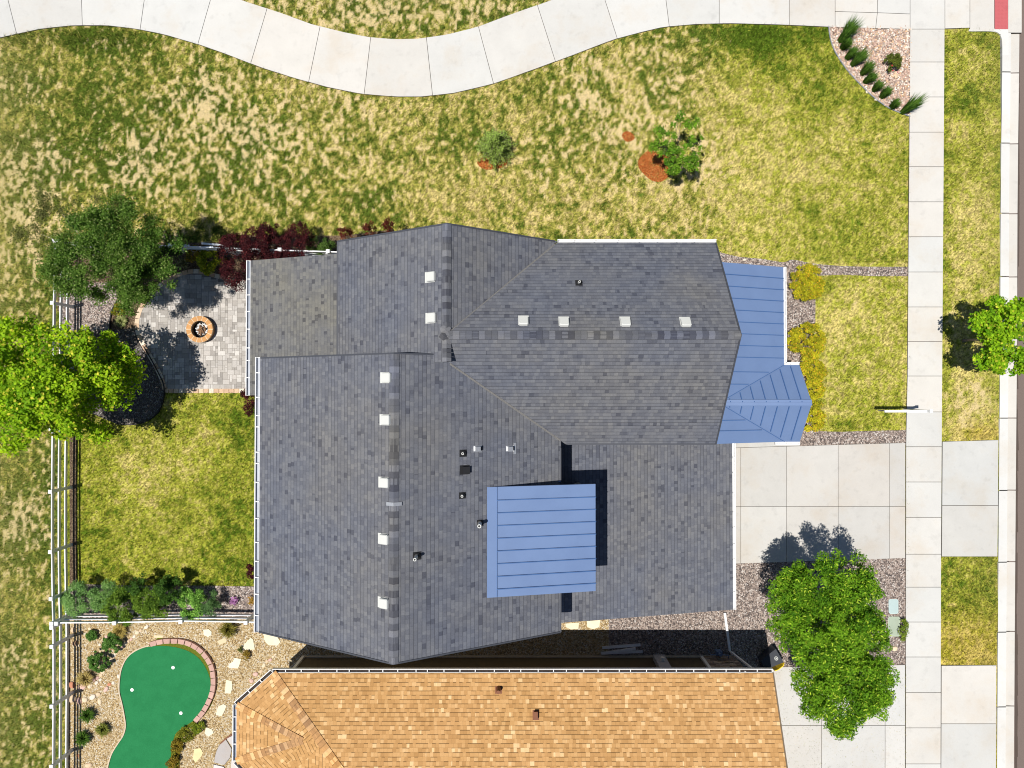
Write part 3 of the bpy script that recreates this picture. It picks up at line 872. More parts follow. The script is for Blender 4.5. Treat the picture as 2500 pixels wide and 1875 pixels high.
def ridge_cap(a, b, w, pla, plb, m, parent, lift=0.022, seg=0.2):
    """overlapping cap shingles folded over a ridge or hip from a to b"""
    a, b = Vector(a), Vector(b)
    d = (b - a); L = d.length; d.normalize()
    side = Vector((-d.y, d.x, 0)).normalized()
    mb = MB()
    def foot(p, s_, pl):
        q = p + s_
        return Vector((q.x, q.y, zat(pl, q.x, q.y) + lift))
    n = max(1, int(L / seg))
    for i in range(n):
        p, q = a + d * (L * i / n), a + d * (L * (i + 1) / n)
        pt, qt = p + Vector((0, 0, lift + 0.012)), q + Vector((0, 0, lift))
        l0, l1 = foot(p, side * w, pla) + Vector((0, 0, .012)), foot(q, side * w, pla)
        r0, r1 = foot(p, -side * w, plb) + Vector((0, 0, .012)), foot(q, -side * w, plb)
        v0, v1 = (i + 0.05) * 0.2 + 0.001, (i + 0.98) * 0.2
        mb.face([pt, qt, l1, l0], uv=[(1, v0), (1, v1), (2, v1), (2, v0)])
        mb.face([qt, pt, r0, r1], uv=[(1, v1), (1, v0), (2, v0), (2, v1)])
        for u, v in ((l0, pt), (pt, r0)):
            mb.face([u - Vector((0, 0, .03)), v - Vector((0, 0, .03)), v, u], uv=[(1, v0)] * 4)
    return part(mb, 'ridge_cap', m, parent)

def gutter(a, b, out, parent, m=None, w=0.125, h=0.11, hang=0.62, name='gutter', open_=True, drop=0.0, infill=None):
    """an eaves trough from a to b; out points away from the roof"""
    a, b, out = Vector(a), Vector(b), Vector(out).normalized()
    mb = MB()
    d = (b - a).normalized(); t = 0.012
    dz = Vector((0, 0, -drop))
    L = (b - a).length
    R = Matrix((d, out, d.cross(out))).transposed()
    def bx(along, o, z, s, mi=0): mb.box(a + d * along + out * o + Vector((0, 0, z)) + dz, s, m=R, mi=mi)
    bx(L / 2, w / 2, -h, (L, w, t))
    bx(L / 2, t / 2 + 0.002, -h / 2, (L, t, h))
    bx(L / 2, w, -h / 2 + 0.008, (L + 2 * t, 0.026, h + 0.02))
    for e in (0, L): bx(e, w / 2, -h / 2, (t, w, h))
    if infill is not None: bx(L / 2, w / 2 + 0.002, -h + 0.02, (L - .03, w - .03, 0.02), 1)
    n = max(2, int(L / hang))
    rr = random.Random(int(L * 100))
    for i in range(1, n): bx(L * (i + rr.uniform(-.2, .2)) / n, w / 2, -0.006, (0.03, w, 0.012))
    return part(mb, name, [m or M_white] + ([infill] if infill is not None else []), parent)

M_fillgrey = plain('blue_grey_gutter_floor', (0.16, 0.19, 0.25), 0.4, 0.4, 0.15, 8)  # blue-grey plate along the gutter floor
M_filldark = plain('dark_gutter_floor', (0.05, 0.04, 0.035), 0.9, 0.1, 0.3, 12)  # dark brown plate along the gutter floor
HX, HY = 0.0, 0.0
house = thing('grey_house', (-1.5, -1.8, 0), 'large central house with grey shingle gables and blue metal porch and dormer roofs', 'house')

# roof planes (metres)
P2W = plane_from((-6.16, 0, 6.0), (-6.16, 5, 6.0), (-2.06, 0, 8.52))
P2E = plane_from((1.58, 0, 6.0), (1.58, 5, 6.0), (-2.06, 0, 8.52))
P4N = plane_from((0, 5.33, 6.0), (5, 5.33, 6.0), (0, 1.84, 8.6))
P4S = plane_from((0, -1.80, 5.9), (5, -1.80, 5.9), (0, 1.84, 8.6))
P3W = plane_from((-8.86, 0, 6.0), (-8.86, 5, 6.0), (-3.66, 0, 8.84))
P3E = plane_from((1.72, 0, 6.0), (1.72, 5, 6.0), (-3.66, 0, 8.84))
P1 = plane_from((-10.48, 0, 2.7), (-10.48, 5, 2.7), (-6.65, 0, 4.07))
PG = plane_from((8.80, 0, 2.7), (8.80, 5, 2.7), (1.70, 0, 4.30))
PD = plane_from((-0.90, 0, 7.36), (-0.90, 5, 7.36), (2.86, 0, 6.56))
PP = plane_from((10.85, 0, 2.78), (10.85, 5, 2.78), (8.03, 0, 3.85))
PQN = plane_from((8, 1.14, 2.78), (11, 1.14, 2.78), (8, -0.36, 3.90))
PQS = plane_from((8, -1.92, 2.78), (11, -1.92, 2.78), (8, -0.36, 3.90))

# walls under each roof
def gable_wall(name, x0, x1, y0, y1, h, parent=house, m=M_wall):
    mb = MB()
    mb.prism([(x0, y0), (x1, y0), (x1, y1), (x0, y1)], 0.0, h)
    return part(mb, name, m, parent)
gable_wall('wall', -5.7, 1.2, -1.2, 4.95, 5.85)
gable_wall('wall', 1.2, 6.85, -1.25, 4.93, 5.82)
gable_wall('wall', -8.4, 1.25, -7.95, -1.2, 5.84)
gable_wall('wall', -8.4, -5.7, -1.2, 0.9, 5.84)
gable_wall('garage_wall', 1.25, 8.45, -8.25, -1.25, 2.58)
# gable triangles
def gable_tri(pts, th, axis_, parent=house):
    mb = MB()
    o = Vector((0, th, 0)) if axis_ == 'y' else Vector((th, 0, 0))
    P = [Vector(p) for p in pts]
    mb.face(P); mb.face([p + o for p in reversed(P)])
    for i in range(len(P)):
        mb.face([P[i], P[(i + 1) % len(P)], P[(i + 1) % len(P)] + o, P[i] + o])
    return part(mb, 'gable', M_wall, parent)
gable_tri([(-5.7, 4.9, 5.85), (1.2, 4.9, 5.85), (1.2, 4.9, 5.95), (-2.06, 4.9, 8.3), (-5.7, 4.9, 6.05)], 0.05, 'y')
gable_tri([(-8.4, -7.95, 5.84), (1.25, -7.95, 5.84), (1.25, -7.95, 5.95), (-3.66, -7.95, 8.6), (-8.4, -7.95, 5.95)], 0.05, 'y')
gable_tri([(-8.4, 0.86, 5.84), (-2.2, 0.86, 5.84), (-2.2, 0.86, 7.7), (-3.66, 0.86, 8.6), (-8.4, 0.86, 5.95)], 0.05, 'y')
gable_tri([(6.8, -1.25, 5.82), (6.8, 4.93, 5.82), (6.8, 4.93, 5.95), (6.8, 1.84, 8.35), (6.8, -1.25, 5.95)], 0.05, 'x')
gable_tri([(1.75, -8.25, 2.58), (8.45, -8.25, 2.58), (8.45, -8.25, 2.62), (1.75, -8.25, 4.1)], 0.05, 'y')

def roof(name, faces, mats=(M_shg, M_trim), t=0.16):
    mb = MB()
    for xy, pl in faces: roof_slab(mb, xy, pl, t)
    return part(mb, name, list(mats), house)
M_fas = plain('grey_fascia', (0.16, 0.165, 0.18), 0.7, 0.2, 0.05, 3)
r2 = roof('gable_roof', [([(-6.16, 1.00), (-2.06, 1.00), (-2.06, 5.37), (-6.16, 5.37)], P2W), ([(-2.06, 1.84), (1.60, 5.37), (-2.06, 5.37)], P2E)], (M_shg, M_fas))
r4 = roof('gable_roof', [([(-2.06, 1.84), (7.20, 1.84), (7.20, 5.33), (1.60, 5.33)], P4N), ([(-2.06, 1.84), (-2.30, 1.45), (-2.50, 1.319), (1.909, -1.80), (7.20, -1.80), (7.20, 1.84)], P4S)], (M_shg, M_fas))
# valley of wing and rear gable
v0 = (-2.06, 1.02)
r3 = roof('gable_roof', [([(-8.86, -8.35), (-3.66, -8.35), (-3.66, 1.27), (-8.86, 1.27)], P3W), ([(-3.66, -8.35), (1.72, -8.35), (1.72, -1.665), (-2.434, 1.27), (-3.66, 1.27)], P3E)], (M_shg, M_fas))
def drip(pts, pl, parent, w=0.05):
    mb = MB()
    for a, b in zip(pts, pts[1:]):
        A = Vector((*a, zat(pl, *a) + 0.012)); B = Vector((*b, zat(pl, *b) + 0.012))
        mb.beam(A, B, w, 0.03)
    return part(mb, 'drip_edge', M_fas2, parent)
M_fas2 = plain('dark_drip_edge', (0.055, 0.060, 0.075), 0.6, 0.3, 0.05, 3)
drip([(-6.14, 1.3), (-6.14, 5.36), (-2.06, 5.36)], P2W, r2)
drip([(-2.06, 5.36), (1.5, 5.36)], P2E, r2)
drip([(-8.84, 1.25), (-3.66, 1.25)], P3W, r3)
drip([(-3.66, 1.25), (-2.45, 1.25)], P3E, r3)
drip([(-8.84, -8.33), (-3.66, -8.33)], P3W, r3)
drip([(-3.66, -8.33), (1.70, -8.33), (1.70, -1.9)], P3E, r3)
drip([(7.18, 5.3), (7.18, 1.84)], P4N, r4)
drip([(7.18, 1.84), (7.18, -1.78), (1.95, -1.78)], P4S, r4)
drip([(1.35, -8.58), (8.78, -8.58)], PG, rg) if False else None
r1 = roof('lean_to_roof', [([(-10.48, -0.07), (-5.7, -0.07), (-5.7, 5.33), (-10.48, 5.33)], P1)], (M_shg2, M_fas))
rg = roof('garage_roof', [([(1.30, -8.60), (8.80, -8.60), (8.80, -1.60), (1.30, -1.60)], PG)], (M_shg, M_fas))
for x_, y_ in ((-10.2, 0.15), (-10.2, 2.6), (-10.2, 5.0)):
    mb = MB(); mb.box((x_, y_, 1.32), (0.15, 0.15, 2.64)); part(mb, 'post', M_trim, house)

# caps
def P(pl, x, y): return (x, y, zat(pl, x, y))
ridge_cap((-2.06, 5.36, 8.52), (-2.06, 2.05, 8.56), 0.14, P2E, P2W, M_cap, r2)
ridge_cap((7.19, 1.84, 8.6), (-1.85, 1.84, 8.6), 0.135, P4S, P4N, M_cap, r4)
ridge_cap((-3.66, -8.34, 8.84), (-3.66, 1.25, 8.84), 0.15, P3W, P3E, M_cap, r3)
mb = MB()   # short stub of ridge running on past the junction
for i in range(5):
    y_ = 1.70 - i * 0.14
    mb.face([(-2.2, y_, zat(P2W, -2.2, y_) + .03), (-2.06, y_, 8.56), (-2.06, y_ - .13, 8.55), (-2.2, y_ - .13, zat(P2W, -2.2, y_) + .02)], uv=[(1, i * .2 + .01), (1, i * .2 + .01), (1, i * .2 + .18), (1, i * .2 + .18)])
    mb.face([(-2.06, y_, 8.56), (-1.92, y_, 8.44), (-1.92, y_ - .13, 8.43), (-2.06, y_ - .13, 8.55)], uv=[(1, i * .2 + .01), (1, i * .2 + .01), (1, i * .2 + .18), (1, i * .2 + .18)])
part(mb, 'ridge_cap', M_cap, r2)
mb = MB()   # patch of cap shingles where the ridges meet
for k, (cx_, cy_, r_, a_) in enumerate(((-2.10, 2.02, .20, .3), (-1.98, 1.86, .19, -.5), (-2.14, 1.80, .17, .9))):
    q = [(cx_ + r_ * math.cos(a_ + t), cy_ + r_ * math.sin(a_ + t) * 0.8) for t in (0, 1.2, 2.4, 3.6, 4.9)]
    z_ = 8.60 + k * 0.012
    cc = Vector((cx_, cy_, z_ + .02))
    for i in range(5):
        u, v = q[i], q[(i + 1) % 5]
        mb.face([cc, (*u, z_ - .09), (*v, z_ - .09)], uv=[(1, k * .2 + .05)] * 3)
part(mb, 'ridge_cap', M_cap, r4)
# woven valleys show as faint dusty lines
def valley(a, b, parent, w=0.055):
    a, b = Vector(a), Vector(b)
    d = (b - a).normalized(); s_ = Vector((-d.y, d.x, 0)).normalized() * w
    mb = MB(); up = Vector((0, 0, 0.022))
    mb.face([a - s_ + up, b - s_ + up, b + s_ + up, a + s_ + up]) 
    mb.face([a - s_ , b - s_ , b - s_ + up, a - s_ + up]); mb.face([b + s_, a + s_, a + s_ + up, b + s_ + up])
    return part(mb, 'valley_strip', M_vall, parent)
M_vall = plain('dusty_valley', (0.165, 0.16, 0.155), 0.95, 0.1, 0.3, 30)
valley((-1.90, 1.99, 8.46), (1.50, 5.24, 6.06), r4, 0.03)
valley((-2.0, 0.955, 7.96), (1.70, -1.65, 6.01), r4, 0.03)
# gutters
gutter((-10.48, -0.07, 2.68), (-10.48, 5.33, 2.68), (-1, 0, 0), house, w=0.16, infill=M_fillgrey)
gutter((-8.86, -8.35, 5.98), (-8.86, 1.27, 5.98), (-1, 0, 0), house, w=0.16, infill=M_fillgrey)
gutter((1.62, 5.33, 5.98), (7.2, 5.33, 5.98), (0, 1, 0), house, w=0.10)
gutter((8.80, -8.60, 2.69), (8.80, -1.95, 2.69), (1, 0, 0), house, w=0.11)
mb = MB(); mb.box((8.85, -8.5, 1.3), (0.08, 0.08, 2.5)); part(mb, 'downspout', M_white, house)

# ---- blue metal roofs
def seam_roof(xy, pl, name, parent=house, t=0.10):
    mb = MB(); roof_slab(mb, xy, pl, t, 0, 0)
    return part(mb, name, M_blue, parent)
def seams(segs, pl, parent, w=0.028, h=0.05):
    for a, b in segs:
        mb = MB()
        A = Vector((*a, zat(pl, *a) + h / 2)); B = Vector((*b, zat(pl, *b) + h / 2))
        mb.beam(A, B, w, h)
        part(mb, 'seam', M_rib, parent)
dn, ds = -3.10, -6.75
dor = seam_roof([(-0.90, ds), (2.86, ds), (2.86, dn), (-0.90, dn)], PD, 'dormer_roof')
seams([((-0.50, dn - 0.42 * k - 0.37 * 0 - 0.44 + 0.42 * 0), (2.87, dn - 0.42 * k - 0.44)) for k in range(8)], PD, dor)
seams([((-0.50, ds + 0.01), (-0.50, dn - 0.01))], PD, dor, w=0.03, h=0.03)
mb = MB()   # dormer cheeks and front
mb.face([(-0.9, dn - .25, 7.25), (1.72, dn - .25, 5.9), (2.55, dn - .25, 4.0), (2.55, dn - .25, 6.5)])
mb.face([(-0.9, ds + .25, 7.25), (2.55, ds + .25, 6.5), (2.55, ds + .25, 4.0), (1.72, ds + .25, 5.9)])
mb.face([(2.55, ds + .25, 4.0), (2.55, dn - .25, 4.0), (2.55, dn - .25, 6.5), (2.55, ds + .25, 6.5)])
part(mb, 'dormer_wall', M_wall, house)
for yw in (-4.1, -5.75):
    mb = MB(); mb.box((2.57, yw, 5.4), (0.06, 1.1, 1.1)); fr_ = part(mb, 'window', M_trim, house)
    mb = MB(); mb.box((2.61, yw, 5.4), (0.02, 0.95, 0.95)); part(mb, 'pane', M_glass, fr_)
mb = MB()
mb.prism([(-0.90, dn), (1.7, dn), (1.7, dn + .05), (-0.90, dn + .05)], 6.0, 6.05)
part(mb, 'flashing', M_blue, dor)

por = seam_roof([(6.86, -1.92), (10.85, -1.92), (10.85, 5.05), (6.86, 5.05)], PP, 'porch_roof')
segs = []
for k in range(1, 12):
    y_ = 5.05 - 0.455 * k
    if y_ > 1.2: segs.append(((6.9, y_), (10.84, y_)))
# stop the remaining seams where the cross gable's valleys cut them off
for y_ in (1.14 - 0.30, 1.14 - 0.78):
    xv = 10.85 - (1.14 - y_) / 1.5 * 2.9
    if xv > 7.3: segs.append(((6.9, y_), (xv - 0.15, y_)))
for y_ in (-1.03, -1.43):
    xv = 10.85 - (y_ + 1.92) / 1.56 * 2.9
    segs.append(((6.9, y_), (xv - 0.15, y_)))
seams(segs, PP, por)
gab = MB()
xr = 10.85 - (3.90 - 2.78) / ((3.85 - 2.78) / 2.82)
for xy, pl in (([(xr, -0.36), (11.46, -0.36), (11.46, 1.14), (10.85, 1.14)], PQN), ([(xr, -0.36), (10.85, -1.92), (11.46, -1.92), (11.46, -0.36)], PQS)):
    roof_slab(gab, xy, pl, 0.10, 0, 0)
gbo = part(gab, 'porch_gable_roof', M_blue, house)
segs_n, segs_s = [], []
for k in range(7):
    x_ = 8.35 + 0.455 * k
    f_ = min(1.0, max(0, (x_ - xr) / (10.85 - xr)))
    segs_n.append(((x_, -0.33), (x_, -0.36 + 1.5 * f_ - 0.07)))
    segs_s.append(((x_, -0.50), (x_, -0.36 - 1.56 * f_ + 0.07)))
seams(segs_n, PQN, gbo); seams(segs_s, PQS, gbo)
mb = MB(); mb.beam((xr, -0.30, 3.885), (11.46, -0.30, 3.885), 0.13, 0.03); mb.beam((xr, -0.40, 3.905), (11.46, -0.40, 3.905), 0.11, 0.03)
part(mb, 'ridge_cap', M_blue, gbo)
def vline(a, b):
    mb = MB(); mb.beam(a, b, 0.02, 0.03); part(mb, 'seam', M_rib, gbo)
vline((xr, -0.36, 3.92), (10.85, 1.14, 2.80)); vline((xr, -0.36, 3.92), (10.85, -1.92, 2.80))
gutter((10.85, 1.2, 2.77), (10.85, 5.05, 2.77), (1, 0, 0), house, w=0.10)
gutter((10.87, 1.14, 2.77), (11.46, 1.14, 2.77), (0, 1, 0), house, w=0.10)
gutter((10.5, -1.92, 2.77), (11.46, -1.92, 2.77), (0, -1, 0), house, w=0.10)
for x_, y_ in ((10.6, 4.8), (10.6, 1.3), (11.2, 0.8), (11.2, -1.6)):
    mb = MB(); mb.box((x_, y_, 1.33), (0.18, 0.18, 2.66)); part(mb, 'post', M_trim, house)
mb = MB(); mb.prism([(6.85, -1.2), (11.2, -1.2), (11.2, 4.9), (6.85, 4.9)], 0, 0.12); part(mb, 'porch_floor', M_conc, house)
# openings on the street and garden sides
for (c_, s_, nm) in (((8.47, -4.9, 1.1), (0.06, 4.9, 2.2), 'garage_door'), ((6.88, 0.4, 1.15), (0.06, 0.95, 2.05), 'front_door')):
    mb = MB(); mb.box(c_, s_)
    if nm == 'garage_door':
        for k in range(4): mb.box((8.505, -4.9, 0.35 + 0.53 * k), (0.02, 4.7, 0.46))
    part(mb, nm, M_trim, house)
for (x_, y_, z_, sx, sy, sz) in ((6.88, 2.6, 4.9, .06, 1.6, 1.2), (6.88, 0.2, 4.9, .06, 1.6, 1.2), (6.88, 3.4, 1.6, .06, 1.5, 1.3), (-8.43, -5.5, 4.6, .06, 1.6, 1.3), (-8.43, -2.5, 4.6, .06, 1.6, 1.3), (-8.43, -4.0, 1.5, .06, 2.4, 1.9), (-3.0, 4.97, 4.4, 1.3, .06, 1.2), (3.6, 4.95, 4.4, 1.3, .06, 1.2), (3.6, 4.95, 1.6, 1.5, .06, 1.2), (-4.5, -7.98, 4.6, 1.3, .06, 1.2)):
    mb = MB(); mb.box((x_, y_, z_), (sx, sy, sz)); w_ = part(mb, 'window', M_trim, house)
    mb = MB()
    k = 0.02
    if sx < sy: mb.box((x_ + (k if x_ > 0 else -k), y_, z_), (sx, sy - .14, sz - .14))
    else: mb.box((x_, y_ + (k if y_ > 0 else -k), z_), (sx - .14, sy, sz - .14))
    part(mb, 'pane', M_glass, w_)

# ---- things fixed to the roof
def frame_at(pl, px, py):
    n, d = pl
    dr = Vector(ray(px, py)); o = Vector((0, 0, CH))
    t = (d - n.dot(o)) / n.dot(dr)
    p = o + dr * t
    up = (Vector((0, 0, 1)) - n * n.z).normalized()
    return p, n, up, up.cross(n)

def on(p, n, up, al, x, y, z): return p + al * x + up * y + n * z

def box_vent(px, py, pl, parent):
    p, n, up, al = frame_at(pl, px, py)
    R = Matrix((al, up, n)).transposed()
    mb = MB()
    mb.box(on(p, n, up, al, 0, -0.10, 0.010), (0.34, 0.40, 0.012), m=R)
    fl = part(mb, 'box_vent', M_vent, parent)
    mb = MB()
    c = on(p, n, up, al, 0, 0, 0.0)
    # hooded cap with chamfered corners, a little proud of the flange
    a, k = 0.155, 0.035
    ring = lambda s_, z_: [on(p, n, up, al, x * s_, y * s_, z_) for x, y in ((-a, -a), (a - 0, -a), (a, a - k), (a - k, a), (-a + k, a), (-a, a - k))]
    r0, r1, r2_ = ring(1.0, 0.03), ring(1.0, 0.11), ring(0.86, 0.135)
    for A, B in ((r0, r1), (r1, r2_)):
        for i in range(6): mb.face([A[i], A[(i + 1) % 6], B[(i + 1) % 6], B[i]])
    mb.face(r2_)
    part(mb, 'vent_cap', M_vent, fl)
    return fl
for px, py in ((1056, 676), (1057.5, 776)): box_vent(px, py, P2W, r2)
for px, py in ((1278, 788), (1377, 790.5), (1527, 790.5), (1674, 791.5)): box_vent(px, py, P4N, r4)
for px, py in ((947.5, 922), (946, 1025), (943, 1178), (942, 1316), (941.5, 1472)): box_vent(px, py, P3W, r3)

def pipe_vent(px, py, pl, parent, h=0.28, r=0.045, collar=0.12):
    p, n, up, al = frame_at(pl, px, py)
    mb = MB()
    R = Matrix((al, up, n)).transposed()
    mb.box(on(p, n, up, al, 0, 0, 0.008), (collar * 2.1, collar * 2.3, 0.01), m=R)
    mb.tube([p + Vector((0, 0, -0.02)), p + Vector((0, 0, 0.05)), p + Vector((0, 0, 0.10))], [collar, collar * 0.9, r * 1.5], 14)
    a_ = part(mb, 'pipe_vent', M_dark, parent)
    mb = MB()
    mb.tube([p + Vector((0, 0, 0.05)), p + Vector((0, 0, h))], [r, r], 12, cap=False)
    mb.ring(p, r * 0.62, r * 1.02, p.z + h - 0.03, p.z + h, 12)
    part(mb, 'pipe', M_vent, a_)
    mb = MB(); mb.ring(p, 0.0, r * 0.66, p.z + h - 0.03, p.z + h - 0.02, 12); part(mb, 'pipe_opening', M_dark, a_)
    return a_
pipe_vent(1130.5, 1106.5, P3E, r3, 0.18, 0.04, 0.11)
pipe_vent(1129, 1209.5, P3E, r3, 0.2, 0.04, 0.10)
pipe_vent(1172, 1277, P3E, r3, 0.55, 0.062, 0.10)
pipe_vent(1018, 1357, P3E, r3, 0.5, 0.05, 0.12)
pipe_vent(1413, 691, P4N, r4, 0.3, 0.04, 0.11)
# box exhaust and two galvanised flues
p, n, up, al = frame_at(P3E, 1134, 1147)
R = Matrix((al, up, n)).transposed()
mb = MB(); mb.box(on(p, n, up, al, 0, 0, 0.012), (0.30, 0.34, 0.015), m=R); mb.box(on(p, n, up, al, 0, -0.02, 0.07), (0.22, 0.24, 0.12), m=R)
part(mb, 'exhaust_hood', M_dark, r3)
for px, py, big in ((1167, 1095, 0), (1246, 1095, 1)):
    p, n, up, al = frame_at(P3E, px, py)
    R = Matrix((al, up, n)).transposed()
    mb = MB(); mb.box(on(p, n, up, al, 0, 0.02, 0.012), (0.20, 0.30, 0.015), m=R)
    if big: mb.box(on(p, n, up, al, 0, -0.16, 0.025), (0.38, 0.10, 0.02), m=R)
    fl = part(mb, 'flue', M_galv, r3)
    mb = MB(); mb.box(on(p, n, up, al, 0, 0.06, 0.10), (0.15, 0.15, 0.16), m=R); part(mb, 'flue_cap', M_galv, fl)
    mb = MB(); mb.box(on(p, n, up, al, 0, -0.06, 0.05), (0.13, 0.10, 0.08), m=R); part(mb, 'flue_mouth', M_dark, fl)
# metal strap over the ridge
mb = MB()
for s_, pl in ((-1, P3W), (1, P3E)):
    x0, x1 = -3.66, -3.66 + s_ * 0.24
    y_ = -3.42
    mb.beam((x0, y_, 8.885), (x1, y_, zat(pl, x1, y_) + 0.05), 0.11, 0.012)
part(mb, 'ridge_strap', M_galv, r3)

# ================================================================ THE TAN HOUSE
nh = thing('tan_house', (0, -14, 0), 'tan shingled house with white gutters along the bottom edge', 'house')
NE_, NY = 3.6, -10.74
Q_N = plane_from((-9.2, NY, NE_), (10, NY, NE_), (0, -13.93, 4.62))
A_, B_ = Vector((-7.87, -13.03, 4.17)), Vector((-7.10, -13.06, 4.34))
def roofx(name, faces):
    mb = MB()
    for pts in faces:
        Ps = [Vector(p) for p in pts]
        n, d = plane_from(*Ps[:3])
        up = (Vector((0, 0, 1)) - n * n.z).normalized(); al = up.cross(n)
        mb.face(Ps, uv=[(p.dot(al) + 50, p.dot(up) + 50) for p in Ps])
        mb.face([p + Vector((0, 0, -0.16)) for p in reversed(Ps)], mi=1)
        for i in range(len(Ps)):
            p_, q_ = Ps[i], Ps[(i + 1) % len(Ps)]
            mb.face([p_ + Vector((0, 0, -.16)), q_ + Vector((0, 0, -.16)), q_, p_], mi=1)
    return part(mb, name, [M_sho, M_fasb], nh)
M_fasb = plain('brown_fascia', (0.16, 0.12, 0.08), 0.7, 0.2, 0.05, 3)
zr = zat(Q_N, 0, -16.6)
xh = -3.9
hipx = lambda y: -9.2 + (NY - y) * (2.9 / 3.19)
hp = [(-9.2, NY, NE_), (hipx(-13.06), -13.06, zat(Q_N, 0, -13.06)), (hipx(-16.6), -16.6, zr)]
B_ = Vector(hp[1])
main_n = [(-9.2, NY, NE_), tuple(B_), hp[2], (10.25, -16.6, zr), (10.02, NY, NE_)]
rn = roofx('hip_roof', [
    [main_n[4], main_n[0], main_n[2], main_n[3]],
    [(-10.58, -11.97, NE_), (-9.2, NY, NE_), tuple(B_), tuple(A_)],
    [(-10.58, -14.1, NE_), (-10.58, -11.97, NE_), tuple(A_)],
    [(-9.3, -15.4, NE_), (-10.58, -14.1, NE_), tuple(A_)],
    [(-9.3, -15.4, NE_), tuple(A_), tuple(B_)],
    [(-9.3, -15.4, NE_), tuple(B_), hp[2]],
    [hp[2], (-9.3, -15.4, NE_), (-9.2, -22.46, NE_)],
    [hp[2], (-9.2, -22.46, NE_), (10.02, -22.46, NE_), main_n[3]]])
PNW = plane_from((-10.58, -11.97, NE_), (-9.2, NY, NE_), B_)
PW_ = plane_from((-10.58, -14.1, NE_), (-10.58, -11.97, NE_), A_)
PSW = plane_from((-9.3, -15.4, NE_), (-10.58, -14.1, NE_), A_)
ridge_cap(hp[0], (hipx(-15.9), -15.9, zat(Q_N, 0, -15.9)), 0.15, Q_N, PNW, M_capo, rn, seg=0.19)
ridge_cap((-10.58, -11.97, NE_), A_, 0.14, PNW, PW_, M_capo, rn, seg=0.17)
ridge_cap((-10.58, -14.1, NE_), A_, 0.14, PW_, PSW, M_capo, rn, seg=0.17)
mb = MB()
wy = -11.46
poly = [(-9.02, wy), (9.55, wy), (9.55, -21.8), (-8.8, -21.8), (-8.8, -15.2), (-10.1, -13.95), (-10.1, -12.3)]
mb.prism(poly, 0.22, NE_ - 0.14)
part(mb, 'wall', M_wallb, nh)
mb = MB(); mb.prism([(x + (0.03 if x > 0 else -0.03), y + (0.035 if y > -12.5 else -0.03)) for x, y in poly], 0.0, 0.22); part(mb, 'foundation', M_found, nh)
mb = MB(); mb.beam((-9.05, wy + 0.03, 0.2), (-9.05, wy + 0.03, NE_ - 0.15), 0.12, 0.12); part(mb, 'corner_board', M_trim, nh)
# gable end over the driveway
mb = MB()
mb.face([(9.6, wy, NE_ - .2), (9.6, -21.8, NE_ - .2), (9.6, -16.6, zr - .2)]); part(mb, 'gable', M_wallb, nh)
mb = MB()
Pd = Vector((10.03, 0, 0))
mb.beam((10.04, NY, NE_ - 0.06), (10.27, -16.6, zr - 0.06), 0.05, 0.16); part(mb, 'fascia', M_fasb, nh)
gutter((-9.2, NY, NE_ - 0.02), (10.02, NY, NE_ - 0.02), (0, 1, 0), nh, w=0.14, hang=0.6, infill=M_filldark)
gutter((-9.2, NY, NE_ - 0.02), (-10.58, -11.97, NE_ - 0.02), (-1.23, 1.38, 0), nh, w=0.14, hang=0.6, infill=M_filldark)
gutter((-10.58, -11.97, NE_ - 0.02), (-10.58, -14.1, NE_ - 0.02), (-1, 0, 0), nh, w=0.14, hang=0.45, infill=M_fillgrey)
gutter((-10.58, -14.1, NE_ - 0.02), (-9.3, -15.4, NE_ - 0.02), (-1, -1, 0), nh, w=0.14, hang=0.6, infill=M_filldark)
# stone veneer panel in a white frame
mb = MB()
x0, x1 = W(1712, 1600).x, W(1788, 1600).x
for (a, b) in (((x0 - .06, 0.25), (x0 - .06, 1.9)), ((x0 - .06, 1.9), (x1 + .06, 1.9))):
    mb.beam((a[0], wy + 0.05, a[1]), (b[0], wy + 0.05, b[1]), 0.10, 0.12)
fr = part(mb, 'veneer_panel', M_trim, nh)
mb = MB()
rr = random.Random(5)
z_ = 0.25
while z_ < 1.8:
    h_ = rr.uniform(0.07, 0.13); x_ = x0
    while x_ < x1:
        w_ = rr.uniform(0.14, 0.34); w_ = min(w_, x1 - x_)
        s_ = rr.choice([(0.24, 0.17, 0.12), (0.33, 0.27, 0.22), (0.17, 0.13, 0.11), (0.28, 0.22, 0.19)])
        mb.box((x_ + w_ / 2, wy + 0.03 + rr.uniform(0, .03), z_ + h_ / 2), (w_ - .01, 0.08, h_ - .012), col=s_)
        x_ += w_
    z_ += h_
part(mb, 'stone_veneer', M_vc, fr)
# roof pipes of the tan house
M_rust = plain('brown_painted_metal', (0.20, 0.075, 0.035), 0.6, 0.3, 0.1, 9)
p, n, up, al = frame_at(Q_N, 1217, 1681)
R = Matrix((al, up, n)).transposed()
mb = MB(); mb.box(on(p, n, up, al, 0, 0.05, 0.01), (0.26, 0.26, 0.012), m=R); mb.tube([p, p + Vector((0, 0, 0.16)), p + Vector((0, 0, 0.34))], [0.10, 0.085, 0.07], 12)
part(mb, 'pipe_vent', M_rust, rn)
p, n, up, al = frame_at(Q_N, 1308, 1746)
R = Matrix((al, up, n)).transposed()
mb = MB(); mb.box(on(p, n, up, al, 0, 0, 0.10), (0.15, 0.26, 0.18), m=R); mb.box(on(p, n, up, al, 0, 0, 0.01), (0.24, 0.34, 0.012), m=R)
part(mb, 'exhaust_hood', M_rust, rn)
